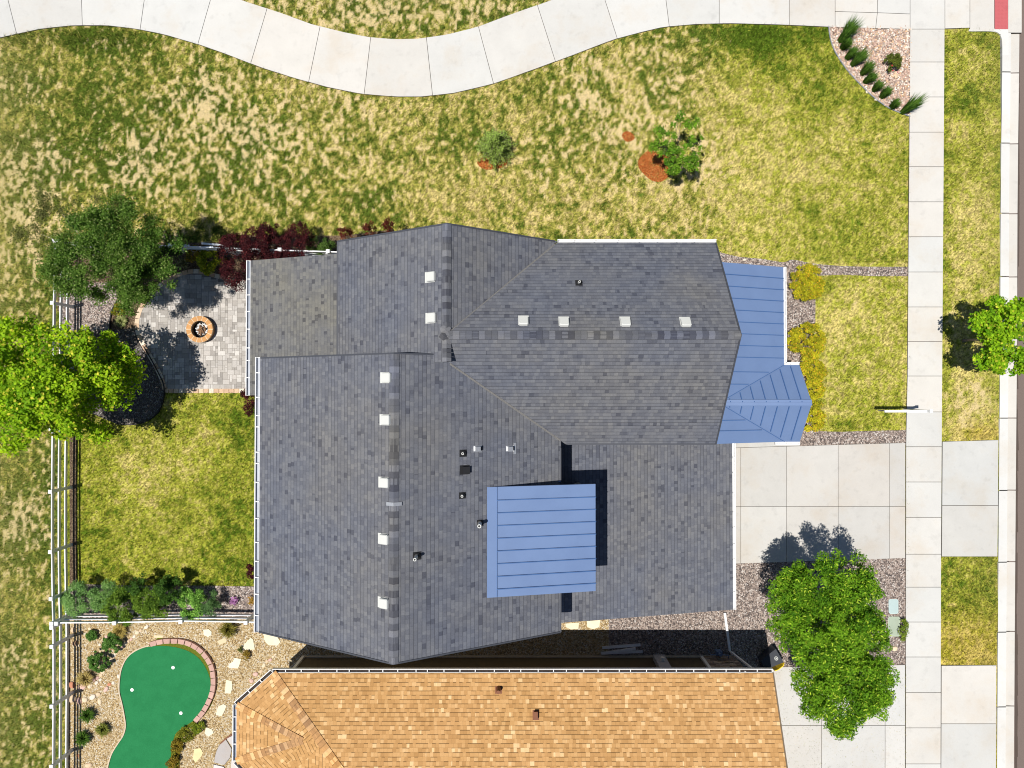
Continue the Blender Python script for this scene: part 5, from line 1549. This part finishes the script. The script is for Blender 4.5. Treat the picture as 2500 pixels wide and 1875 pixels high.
for (px, py, h, lean, lb) in ((2050, 100, .95, (.35, .45), 'tallest arching grass clump, leaning over the footpath at the rock bed top'), (2056, 118, .6, (.1, .15), 'green grass clump just below the tallest one at the rock bed edge'), (2068, 142, .55, (.25, .3), 'small grass clump third from the top along the rock bed edge'), (2080, 158, .7, (.45, .35), 'broad dark grass clump halfway along the rock bed edge'), (2104, 180, .6, (.3, .3), 'grass clump left of and below the red-flowered bush'), (2112, 200, .55, (.35, .2), 'grass clump just right of the edging in the lower half of the rock bed'), (2133, 220, .5, (.2, .25), 'short grass clump before the gap in the rock bed row'), (2152, 236, .5, (.25, .3), 'short dark grass clump after the mid row along the rock bed'), (2176, 262, .45, (.15, .2), 'low grass clump beside the last arching one of the rock bed'), (2202, 274, .85, (.5, .38), 'arching grass clump leaning onto the sidewalk at the rock bed tip')):
    tuft(px, py, h, 330, lean, lb, G0, G1, group='grass clumps along the rock bed', spread=.42, w=.011, r0=.13)
for (px, py, h, lb, c0, c1) in ((220, 1741, .42, 'round spiky grass clump nearest the boulders in the tan gravel', G0, G1), (209, 1797, .42, 'round spiky grass clump furthest down by the fence in the gravel', G0, G1), (257, 1776, .38, 'sparse yellow-green grass clump closest to the putting green', (0.06, 0.08, 0.01), (0.22, 0.24, 0.05)), (562, 1532, .5, 'yellow-green grass clump below the post at the house corner', (0.07, 0.07, 0.01), (0.22, 0.19, 0.04)), (298, 1537, .42, 'dry straw-coloured grass clump below the fence post', (0.25, 0.19, 0.04), (0.45, 0.36, 0.12)), (215, 1652, .45, 'dry brownish grass clump between mound plant and boulders', (0.25, 0.19, 0.05), (0.45, 0.36, 0.14)), (453, 645, .45, 'striped strappy yucca in the shade above the patio', (0.10, 0.11, 0.04), (0.42, 0.42, 0.22)), (300, 785, .3, 'small pale strappy plant in the bark bed by the patio', (0.12, 0.16, 0.04), (0.45, 0.45, 0.2))):
    tuft(px, py, h, 420 if 'striped' not in lb else 90, (0, 0), lb, c0, c1, spread=.95, w=.010 if 'striped' not in lb else .016, r0=.10, group='grass clumps in the yards')
# creeping plants along the putting green
for (px, py, rx, ry, lb, c0, c1) in ((482, 1775, .28, .22, 'green end of the low hedge just below the brick edging', (0.06, 0.12, 0.01), (0.20, 0.26, 0.02)), (455, 1792, .34, .28, 'olive low hedge plant beside the upper bend of the putting green', (0.06, 0.09, 0.01), (0.22, 0.22, 0.02)), (433, 1822, .26, .32, 'brownish low hedge plant along the putting green, middle of the row', (0.08, 0.06, 0.01), (0.26, 0.19, 0.02)), (424, 1860, .26, .34, 'reddish-green low hedge plant at the bottom edge by the putting green', (0.08, 0.06, 0.01), (0.26, 0.18, 0.02))):
    shrub(px, py, (rx, ry), .3, lb, c0, c1, 1500, .05, .5, (0.32, 0.28, 0.03), 'low hedge along the putting green', 'hedge_plant', pr=.1)

# ================================================================ STONES
RC = {'pink': (0.62, 0.42, 0.36), 'tan': (0.62, 0.47, 0.32), 'white': (0.70, 0.62, 0.52), 'brown': (0.30, 0.19, 0.12), 'red': (0.50, 0.22, 0.13), 'cream': (0.68, 0.56, 0.40)}
def stone(px, py, a, b, ang, c, label, group):
    mb = MB(); o_ = W(px, py, 0.02)
    h = min(a, b) * 0.42
    mb.blob((o_.x, o_.y, h * 0.65), (a, b, h), int(px * 13 + py), 0.13, RC[c], 11, 7, rz=ang)
    solo(mb, 'boulder' if a > .16 else 'rock', M_vc, label, 'rock', group, origin=(o_.x, o_.y, 0), smooth=True)
path = [(1820, 285, 'white'), (1685, 365, 'tan'), (1610, 410, 'cream'), (1545, 500, 'white'), (1475, 560, 'pink'), (1405, 610, 'tan'), (1340, 660, 'cream'), (1285, 725, 'pink'), (1205, 800, 'tan'), (1130, 870, 'cream'), (1095, 920, 'white'), (1070, 970, 'tan'), (1020, 1030, 'cream'), (955, 1110, 'tan'), (895, 1200, 'pink'), (840, 1290, 'cream'), (800, 1360, 'tan'), (715, 1430, 'pink'), (785, 1475, 'white'), (700, 1535, 'white')]
ordn = ['first', 'second', 'third', 'fourth', 'fifth', 'sixth', 'seventh', 'eighth', 'ninth', 'tenth', 'eleventh', 'twelfth', 'thirteenth', 'fourteenth', 'fifteenth', 'sixteenth', 'seventeenth', 'eighteenth', 'nineteenth', 'twentieth']
for i, (x, y, c) in enumerate(path):
    s_ = random.Random(i).uniform(.055, .085)
    stone(160 + x / 9.217, 1500 + y / 9.217, s_ * 1.35, s_, math.radians(45), c, '%s rock of the diagonal line from the inner fence, %s' % (ordn[i], {'white': 'whitish', 'tan': 'tan', 'cream': 'cream', 'pink': 'pinkish'}[c]), 'line of small rocks')
for i, (px, py, a, b, g, c, lb) in enumerate((
    (200, 1676, .20, .14, .1, 'pink', 'big pink boulder beside the fence shadow'),
    (220.5, 1674, .13, .10, .8, 'cream', 'cream rock right of the big pink boulder'),
    (176, 1672, .13, .17, .3, 'red', 'red and white boulder touching the left fence'),
    (228, 1660, .10, .09, .5, 'pink', 'pale pink rock below the dry brown grass clump'),
    (191, 1664, .07, .09, .2, 'white', 'small white rock above the big pink boulder'),
    (178, 1706, .14, .20, -.3, 'tan', 'tan boulder by the fence below the red and white one'),
    (193.5, 1710.5, .12, .17, .4, 'pink', 'long pink boulder second from the fence in the lower row'),
    (207, 1708, .13, .12, .1, 'cream', 'cream rock third from the fence in the lower row'),
    (226, 1702, .16, .11, .4, 'white', 'white boulder in the middle of the lower row'),
    (240, 1695, .12, .08, .2, 'tan', 'tan rock at the right end of the lower row'),
    (243, 1713, .08, .15, .15, 'cream', 'upright cream rock standing alone under the lower row'),
    (259, 1683, .09, .14, -.6, 'pink', 'pink rock between the two rock rows near the green'),
    (267, 1671, .10, .07, .6, 'red', 'reddish rock above the pink one near the green'),
    (276.5, 1667, .07, .08, 0, 'white', 'small white rock left of the putting green kerb'),
    (289, 1651, .07, .09, .3, 'white', 'white rock tight against the putting green kerb'),
    (178, 1538, .10, .12, 0, 'tan', 'round tan rock in the fence shadow near the corner post'),
    (184.5, 1570, .14, .13, .5, 'brown', 'brown boulder in the fence shadow'),
    (193, 1576, .07, .06, .2, 'cream', 'small cream rock beside the brown boulder'),
    (219, 1535, .08, .07, .2, 'cream', 'cream rock above the tiny mound plant'),
    (260, 1555, .09, .08, .5, 'pink', 'pinkish rock above the upper mound plant'),
    (243.5, 1574, .06, .07, .5, 'white', 'small white rock left of the upper mound plant'),
    (624, 1646, .12, .10, .3, 'pink', 'pink rock nearest the white gutter of the tan roof'),
    (614, 1662, .10, .10, .3, 'pink', 'pink rock half under the tan roof gutter'),
    (637, 1639, .09, .07, .9, 'tan', 'tan rock second along the short line by the tan house'),
    (644, 1625, .07, .12, -.5, 'cream', 'cream slab-like rock in the short line by the tan house'),
    (652, 1615, .08, .07, .5, 'tan', 'tan rock in the middle of the short line by the tan house'),
    (660, 1611, .09, .07, .5, 'pink', 'pink rock beside the brownish tuft plant'),
    (667, 1603, .07, .06, .5, 'cream', 'cream rock above the pink one by the tuft plant'),
    (672, 1598, .06, .05, .5, 'cream', 'last small rock of the short line by the tan house'),
    (217, 1868, .16, .12, .3, 'tan', 'tan boulder at the bottom edge of the gravel yard'),
    (190, 1845, .06, .08, .3, 'red', 'small red rock in the lower fence shadow'),
    (2213, 116, .11, .07, 0, 'white', 'white rock in the rock bed touching the sidewalk'),
    (2172, 94, .08, .06, 0, 'white', 'blue-white rock near the top of the rock bed'),
    (2186, 186, .14, .11, .3, 'tan', 'flat orange-tan boulder below the red-flowered bush'),
    (2145, 183, .10, .09, .3, 'tan', 'tan rock left of the red-flowered bush'),
    (2216, 88, .07, .08, .3, 'white', 'whitish rock in the top right corner of the rock bed'),
    (2117, 224, .07, .06, .3, 'white', 'small white rock on the curved edging of the rock bed'),
    (2139, 243, .07, .06, .3, 'white', 'white rock at the lower end of the curved edging'),
    (2037, 110, .06, .07, .3, 'cream', 'cream rock on the upper part of the curved edging'),
    (1818, 634, .08, .05, .1, 'white', 'flat white stone in the gravel above the blue porch roof'),
    (2184, 1584, .14, .10, .1, 'cream', 'cream flat stone below the larger utility lid'))):
    stone(px, py, a, b, g, c, lb, 'rocks in the planting beds')
# stepping flags
FL = [([(1715, 492), (1760, 488), (1785, 510), (1783, 535), (1755, 555), (1718, 535)], 3.456, (0, 1395), 'small cream flagstone nearest the inner fence'),
      ([(2115, 560), (2135, 575), (2150, 660), (2040, 664), (2035, 650), (2075, 600)], 3.456, (0, 1395), 'triangular cream flagstone in the tan gravel'),
      ([(1980, 730), (2035, 740), (2020, 790), (2008, 818), (1930, 815), (1928, 785), (1965, 760)], 3.456, (0, 1395), 'notched cream flagstone below the triangular one'),
      ([(1910, 915), (1955, 925), (1960, 985), (1945, 1032), (1898, 1028), (1902, 960)], 3.456, (0, 1395), 'tall narrow cream flagstone right of the brick edging'),
      ([(1840, 1140), (1885, 1120), (1910, 1135), (1895, 1175), (1870, 1222), (1820, 1210)], 3.456, (0, 1395), 'cream flagstone between the tall one and the hedge end'),
      ([(1740, 1315), (1790, 1335), (1800, 1365), (1760, 1395), (1725, 1365)], 3.456, (0, 1395), 'white five-sided flagstone beside the low hedge'),
      ([(1640, 1500), (1690, 1490), (1712, 1530), (1700, 1560), (1650, 1615), (1625, 1580)], 3.456, (0, 1395), 'yellowish flagstone at the bottom edge of the yard'),
      ([(945, 620), (1100, 640), (1245, 665), (1335, 805), (1270, 885), (1070, 880), (985, 790)], 9.217, (540, 1480), 'largest cream flagstone beside the grey roof corner'),
      ([(485, 440), (600, 432), (595, 485), (530, 490), (488, 470)], 3.456, (1240, 1395), 'left of two flagstones between the houses'),
      ([(665, 420), (780, 410), (770, 470), (720, 488), (670, 470)], 3.456, (1240, 1395), 'right of two flagstones between the houses'),
      ([(1295, 540), (1375, 542), (1370, 562), (1300, 562)], 3.456, (0, 1395), 'pale buried flagstone just above the brick edging'),
      ([(1830, 590), (1900, 560), (1910, 600), (1850, 620)], 3.456, (0, 1395), 'faint gravel-covered flagstone left of the triangular one')]
M_flag = vcmat('flagstone', 0.85, 0.2, 0.06, 9, 0.12, 2.5, bd=0.006)
for i, (pl, sc, of, lb) in enumerate(FL):
    pts = [(of[0] + x / sc, of[1] + y / sc) for x, y in pl]
    c = W(sum(p[0] for p in pts) / len(pts), sum(p[1] for p in pts) / len(pts))
    mb = MB(); k = random.Random(i).uniform(.95, 1.08)
    col = (0.72 * k, 0.66 * k, 0.49 * k) if i not in (6,) else (0.70, 0.58, 0.32)
    if i > 9: col = (0.62, 0.52, 0.34)
    mb.prism([(p.x, p.y) for p in WP(pts, 0.045)], 0.0, 0.045 if i < 10 else 0.025, col=col)
    solo(mb, 'flagstone', M_flag, lb, 'flagstone', 'stepping stones', origin=c)

# block edging of the putting green
ew = thing('block_edging', W(470, 1600), 'curved pinkish block edging round the top and right of the putting green', 'edging')
arc = [(1268, 620), (1290, 611), (1345, 598), (1405, 591), (1467, 591), (1527, 596), (1585, 611), (1637, 636), (1683, 669), (1725, 713), (1757, 760), (1782, 815), (1793, 873), (1797, 930), (1793, 988), (1780, 1045), (1757, 1102), (1730, 1155), (1697, 1205), (1660, 1248)]
apx = [(x / 3.456, 1395 + y / 3.456) for x, y in arc]
aw = [W(x, y, 0.16) for x, y in apx]
for i in range(1, len(aw)):
    p = aw[i]
    t_ = (aw[min(i + 1, len(aw) - 1)] - aw[i - 1]).normalized(); nn = Vector((-t_.y, t_.x, 0))
    cgo = W(400, 1680) - p
    if nn.dot(cgo) > 0: nn = -nn
    q = [p - nn * .10 - t_ * .125, p - nn * .10 + t_ * .125, p + nn * .10 + t_ * .147, p + nn * .10 - t_ * .147]
    mb = MB(); k = random.Random(i).uniform(.92, 1.06)
    mb.prism([(v.x, v.y) for v in q], 0.0, 0.16, col=(0.50 * k, 0.315 * k, 0.265 * k))
    part(mb, 'block', M_vc, ew)
M_ball = plain('white_cup', (0.85, 0.85, 0.85), 0.4, 0.4, 0.01, 3)
for (px, py, lb) in ((1461, 811, 'white cup marker in the upper part of the putting green'), (1115, 999, 'white cup marker on the left part of the putting green'), (1527, 1195, 'white cup marker near the lower right of the putting green')):
    c = W(px / 3.456, 1395 + py / 3.456, 0.03)
    mb = MB(); mb.ring(c, 0.045, 0.072, 0.03, 0.045, 20); mb.ring(c, 0.0, 0.045, 0.03, 0.036, 20)
    solo(mb, 'cup_marker', M_ball, lb, 'golf cup', 'golf cups in the putting green', origin=c)

# ================================================================ FIRE PIT
fc = W(488, 804, 0.28)
fpit = thing('fire_pit', (fc.x, fc.y, 0), 'round orange-capped stone fire pit with logs on the patio', 'fire pit')
mb = MB(); mb.ring((fc.x, fc.y), 0.38, 0.545, 0.03, 0.27, 40, col=(0.33, 0.19, 0.09)); part(mb, 'wall', M_vc, fpit)
n_ = 14
for i in range(n_):
    a0, a1 = 2 * math.pi * i / n_ + .035, 2 * math.pi * (i + 1) / n_ - .035
    mb = MB(); k = random.Random(i + 40).uniform(.92, 1.08)
    mb.ring((fc.x, fc.y), 0.375, 0.575, 0.272, 0.335, 4, a0, a1, col=(0.52 * k, 0.275 * k, 0.11 * k)); part(mb, 'cap_stone', M_vc, fpit)
mb = MB()
mb.ring((fc.x, fc.y), 0.37, 0.58, 0.265, 0.325, 40, col=(0.66, 0.50, 0.34)); part(mb, 'mortar_joint', M_vc, fpit)
mb = MB(); mb.ring((fc.x, fc.y), 0.0, 0.377, 0.0, 0.06, 30, col=(0.02, 0.02, 0.02)); part(mb, 'pit_floor', M_vc, fpit)
mb = MB()
rr = random.Random(8)
for i in range(120):
    a, r_ = rr.uniform(0, 6.28), 0.26 * math.sqrt(rr.uniform(0, 1))
    k = rr.uniform(.5, .85)
    mb.blob((fc.x + 0.03 + r_ * math.cos(a), fc.y + .02 + r_ * math.sin(a), 0.12 + rr.uniform(0, .03)), (.035, .03, .025), i, .2, (k, k, k), 6, 4)
part(mb, 'fire_media', M_vc, fpit)
for i, (x0, y0, x1, y1, z0, z1) in enumerate(((-.02, .20, -.10, -.22, .20, .15), (.02, .05, .14, -.18, .24, .17), (-.17, -.04, .10, .10, .17, .26), (.04, -.02, -.01, -.26, .26, .17), (.13, .16, .18, -.08, .16, .16))):
    mb = MB()
    mb.tube([(fc.x + x0, fc.y + y0, z0), (fc.x + (x0 + x1) / 2 + .01, fc.y + (y0 + y1) / 2, (z0 + z1) / 2 + .015), (fc.x + x1, fc.y + y1, z1)], [.032, .042, .034], 8, col=(0.22, 0.125, 0.07))
    part(mb, 'log', M_vc, fpit)

# ================================================================ SMALL THINGS
# estate sign post: upright, long arm, hanging panel
sp0 = W(2206, 1001)
sg = thing('sign_post', sp0, 'white yard sign post with a long arm at the edge of the sidewalk', 'sign')
H_ = 1.95
mb = MB(); mb.box((sp0.x, sp0.y, H_ / 2), (0.10, 0.10, H_)); po = part(mb, 'post', M_vinyl, sg)
mb = MB(); mb.box((sp0.x, sp0.y, H_ + .02), (0.13, 0.13, 0.04)); part(mb, 'post_cap', M_vinyl, po)
xa = W(2160, 1003, 1.72).x
mb = MB(); mb.beam((xa, sp0.y - .01, 1.70), (sp0.x, sp0.y - .01, 1.70), 0.09, 0.09); part(mb, 'arm', M_vinyl, sg)
mb = MB(); mb.box(((xa + sp0.x) / 2 - 0.12, sp0.y, 1.18), (1.0, 0.05, 0.92)); part(mb, 'sign_panel', M_cab, sg)
# utility lids
for (px, py, sx, sy, c, lb) in ((2180.5, 1480, .42, .64, (0.40, 0.50, 0.50), 'small pale turquoise utility lid in the gravel beside the sidewalk'), (2182, 1529, .52, .86, (0.34, 0.40, 0.32), 'larger grey-green utility lid in the gravel beside the sidewalk')):
    c0 = W(px, py)
    t = thing('utility_lid', c0, lb, 'utility lid', 'utility lids')
    mb = MB(); k = .06
    q = [(-sx / 2 + k, -sy / 2), (sx / 2 - k, -sy / 2), (sx / 2, -sy / 2 + k), (sx / 2, sy / 2 - k), (sx / 2 - k, sy / 2), (-sx / 2 + k, sy / 2), (-sx / 2, sy / 2 - k), (-sx / 2, -sy / 2 + k)]
    mb.prism([(c0.x + x, c0.y + y) for x, y in q], 0, 0.035, col=tuple(min(.8, x * 1.2) for x in c)); part(mb, 'rim', M_conc, t)
    mb = MB(); mb.prism([(c0.x + x * .88, c0.y + y * .92) for x, y in q], 0.03, 0.042, col=c); part(mb, 'cover', M_conc, t)
# wheelie bin with its yellow lid hanging open
bc = W(1850, 1615)
bn = thing('wheelie_bin', bc, 'black wheeled rubbish bin tipped on its side with yellow lid open', 'bin')
U_ = Vector((0.86, 0.51, 0)); Bk = Vector((0.51, -0.86, 0))
def bp(x, y, z): v = U_ * (z * 0.86) - Bk * y + Vector((0, 0, x + 0.29)); return (bc.x + v.x, bc.y + v.y, v.z)
Rb = Matrix(((-Bk.x * 0 + 0, -Bk.x, U_.x), (0, -Bk.y, U_.y), (1, 0, 0)))
M_bin = plain('charcoal_plastic', (0.030, 0.034, 0.045), 0.5, 0.4, 0.06, 5)
M_yel = plain('yellow_plastic', (0.85, 0.60, 0.02), 0.45, 0.4, 0.04, 5)
mb = MB()
lo = [bp(-.20, -.22, .08), bp(.20, -.22, .08), bp(.20, .22, .08), bp(-.20, .22, .08)]
hi = [bp(-.28, -.30, 1.02), bp(.28, -.30, 1.02), bp(.28, .36, 1.02), bp(-.28, .36, 1.02)]
hin = [bp(-.25, -.27, 1.02), bp(.25, -.27, 1.02), bp(.25, .33, 1.02), bp(-.25, .33, 1.02)]
bot = [bp(-.2, -.2, .5), bp(.2, -.2, .5), bp(.2, .24, .5), bp(-.2, .24, .5)]
for i in range(4):
    j = (i + 1) % 4
    mb.face([lo[i], lo[j], hi[j], hi[i]]); mb.face([hi[i], hi[j], hin[j], hin[i]]); mb.face([hin[i], hin[j], bot[j], bot[i]])
mb.face(lo[::-1]); mb.face(bot)
part(mb, 'body', M_bin, bn)
for sx_ in (-.24, .24):
    mb = MB(); mb.tube([bp(sx_ - .03, -.24, .12), bp(sx_ + .03, -.24, .12)], .12, 16); part(mb, 'wheel', M_dark, bn)
mb = MB(); mb.tube([bp(-.22, -.34, 1.0), bp(.22, -.34, 1.0)], .018, 8); part(mb, 'handle', M_bin, bn)
mb = MB()
Lq = [[bp(-.29, -.345, 1.03), bp(.29, -.345, 1.03)], [bp(-.29, -.43, .92), bp(.29, -.43, .92)], [bp(-.27, -.48, .62), bp(.27, -.48, .62)], [bp(-.24, -.46, .42), bp(.24, -.46, .42)]]
for (a_, b_), (c_, d_) in zip(Lq, Lq[1:]):
    mb.face([a_, b_, d_, c_])
    o2 = Rb @ Vector((0, .03, 0))
    mb.face([tuple(Vector(v) + o2) for v in (a_, c_, d_, b_)])
    mb.face([a_, c_, tuple(Vector(c_) + o2), tuple(Vector(a_) + o2)]); mb.face([b_, d_, tuple(Vector(d_) + o2), tuple(Vector(b_) + o2)])
part(mb, 'lid', M_yel, bn)
mb = MB()
for k in range(18):
    a0, a1 = 2 * math.pi * k / 18, 2 * math.pi * (k + 1) / 18
    mb.face([bp(.275, r_ * math.cos(a), .80 + r_ * math.sin(a)) for a, r_ in ((a0, .09), (a1, .09), (a1, .062), (a0, .062))])
mb.face([bp(.275, -.045, .775), bp(.275, .045, .775), bp(.275, 0, .85)])
part(mb, 'emblem', M_vent, bn)
# three lengths of white downspout on the gravel
for i, (x0, y0, x1, y1, lb) in enumerate(((485, 700, 1130, 650, 'uppermost of three white downspout lengths lying in the shade'), (520, 792, 1050, 715, 'shortest white downspout length, crossing over the lowest one'), (470, 793, 1168, 762, 'longest white downspout length, lying nearest the tan house wall'))):
    a_, b_ = W(1400 + x0 / 6.9125, 1480 + y0 / 6.9125, .06 + .06 * (i == 1)), W(1400 + x1 / 6.9125, 1480 + y1 / 6.9125, .06 + .10 * (i == 1))
    t = thing('downspout_pipe', (a_.x, a_.y, 0), lb, 'pipe', 'loose downspout lengths')
    mb = MB(); mb.beam(a_, b_, .105, .075); part(mb, 'tube', M_vinyl, t)
    mb = MB(); d_ = (b_ - a_).normalized(); mb.beam(a_ + d_ * .12, a_ + d_ * .15, .092, .072); part(mb, 'strap', M_dark, t)
# curved edging strips
def edging(name, pts, m, label, h=0.05, w=0.03, col=(1, 1, 1)):
    mb = MB()
    q = [W(x, y) for x, y in curve(pts, 5)]
    for a_, b_ in zip(q, q[1:]): mb.beam((a_.x, a_.y, h / 2), (b_.x, b_.y, h / 2), w, h, col=col)
    solo(mb, name, m, label, 'edging', 'bed edgings', origin=q[0])
edging('bed_edging', [(2022, 64), (2026, 92), (2034, 118), (2047, 142), (2062, 164), (2082, 188), (2106, 213), (2130, 236), (2155, 255), (2182, 270), (2222, 285)], M_cab, 'thin curved edging between the lawn and the pink rock bed')
edging('bed_edging', [(300, 724), (284, 742), (275, 758), (271, 778), (270, 798), (266, 835)], M_dark, 'dark curved edging between pink gravel and bark beside the maple', .09, .04)
edging('bed_edging', [(352, 846), (372, 880), (389, 912), (401, 940), (401, 972), (389, 1004), (364, 1026), (326, 1037), (285, 1035)], M_dark, 'dark rounded edging of the black gravel bed under the maple', .08, .03)
edging('bed_edging', [(168, 1524), (169, 1600), (169, 1700), (169, 1800), (168, 1990)], M_dark, 'black strip edging along the fence of the tan gravel yard', .18, .03)
edging('bed_edging', [(541, 1812), (560, 1796), (580, 1786), (600, 1783)], M_rust, 'dark brown curved edging above the grey stone slabs', .12, .05)

# ================================================================ GROUND COVER
def blocked(X, Y):
    c, s = math.cos(TILT), math.sin(TILT)
    zc = -Y * s - CH * c
    px = 1250 + F * X / -zc; py = 937.5 - F * (Y * c - CH * s) / -zc
    b = np.zeros(px.shape, bool)
    for p in NOGRASS: b |= inpoly(px, py, p)
    b |= (X > -8.6) & (X < 6.9) & (Y > -8) & (Y < 4.9)
    b |= px > np.interp(py, [-200, 110, 460, 900, 1080, 1500, 1875], [2445, 2445, 2440.5, 2439, 2437, 2434, 2431.5])
    return b, px, py
NB = 620000
bx_ = RNG.uniform(-22.6, KX, NB); by_ = RNG.uniform(-17.2, 17.6, NB)
bl, px_, py_ = blocked(bx_, by_)
so_, g_, go_, n3_, dr_ = lawn_fields(bx_, by_)
keep = (~bl) & (RNG.uniform(0, 1, NB) > so_ * 0.97)
bx_, by_, g_, go_, px_, py_, dr_ = (a[keep] for a in (bx_, by_, g_, go_, px_, py_, dr_))
n = len(bx_)
th = RNG.uniform(0, 2 * np.pi, n)
ln = RNG.uniform(0.04, 0.10, n) * (1 + 0.5 * g_)
wd = RNG.uniform(0.008, 0.017, n)
el = RNG.uniform(0.25, 1.1, n)
# longer grass along the far path edge
edge = np.exp(-((py_ - 95) / 22) ** 2) * (px_ < 330)
ln = ln * (1 + edge * 0.9)
V = np.zeros((n, 3, 3))
V[:, 0, 0] = bx_ - np.sin(th) * wd; V[:, 0, 1] = by_ + np.cos(th) * wd
V[:, 1, 0] = bx_ + np.sin(th) * wd; V[:, 1, 1] = by_ - np.cos(th) * wd
V[:, 2, 0] = bx_ + np.cos(th) * ln * np.cos(el); V[:, 2, 1] = by_ + np.sin(th) * ln * np.cos(el)
V[:, 2, 2] = ln * np.sin(el); V[:, :2, 2] = -0.01
gc = turf_colour(np.clip(g_ + RNG.normal(0, 0.25, n), 0, 1), go_, dr_) * RNG.uniform(0.5, 1.6, (n, 1)) * np.where(RNG.uniform(0, 1, (n, 1)) < 0.2, 0.3, 1.0)
me = bpy.data.meshes.new('grass')
me.vertices.add(n * 3); me.vertices.foreach_set('co', V.astype(np.float32).ravel())
me.loops.add(n * 3); me.loops.foreach_set('vertex_index', np.arange(n * 3, dtype=np.int32))
me.polygons.add(n); me.polygons.foreach_set('loop_start', (np.arange(n) * 3).astype(np.int32))
me.update(calc_edges=True)
ca = me.color_attributes.new('Col', 'FLOAT_COLOR', 'POINT')
ca.data.foreach_set('color', np.repeat(np.concatenate([gc, np.ones((n, 1))], 1), 3, 0).astype(np.float32).ravel())
me.materials.append(M_blade)
o = bpy.data.objects.new('grass', me); COL.objects.link(o)
tag(o, 'patchy yellow-green turf blades with straw and bare spots round the house', 'grass', None, 'stuff')

# loose stones of the rock and gravel beds
def pebbles(poly, n, r0, r1, cols, label, seed, zb=0.0):
    rr = random.Random(seed)
    xs_, ys_ = [p[0] for p in poly], [p[1] for p in poly]
    mb = MB(); k = 0
    while k < n:
        x, y = rr.uniform(min(xs_), max(xs_)), rr.uniform(min(ys_), max(ys_))
        if not inpoly(np.array([x]), np.array([y]), poly)[0]: continue
        k += 1
        w = W(x, y); r = rr.uniform(r0, r1); c = rr.choice(cols); f = rr.uniform(.8, 1.15)
        mb.blob((w.x, w.y, zb + r * .2), (r * rr.uniform(.8, 1.4), r * .8, r * .6), k, .25, tuple(v * f for v in c), 5, 3, rz=rr.uniform(0, 3))
    me_o = mb.build('pebbles', M_vc); tag(me_o, label, 'pebbles', None, 'stuff')
pebbles(bed_rock, 2600, .025, .055, [(0.60, 0.44, 0.36), (0.66, 0.52, 0.44), (0.52, 0.36, 0.29), (0.74, 0.68, 0.6), (0.45, 0.30, 0.24), (0.62, 0.42, 0.26)], 'loose pink and buff river rock filling the corner bed by the sidewalk', 3, .01)
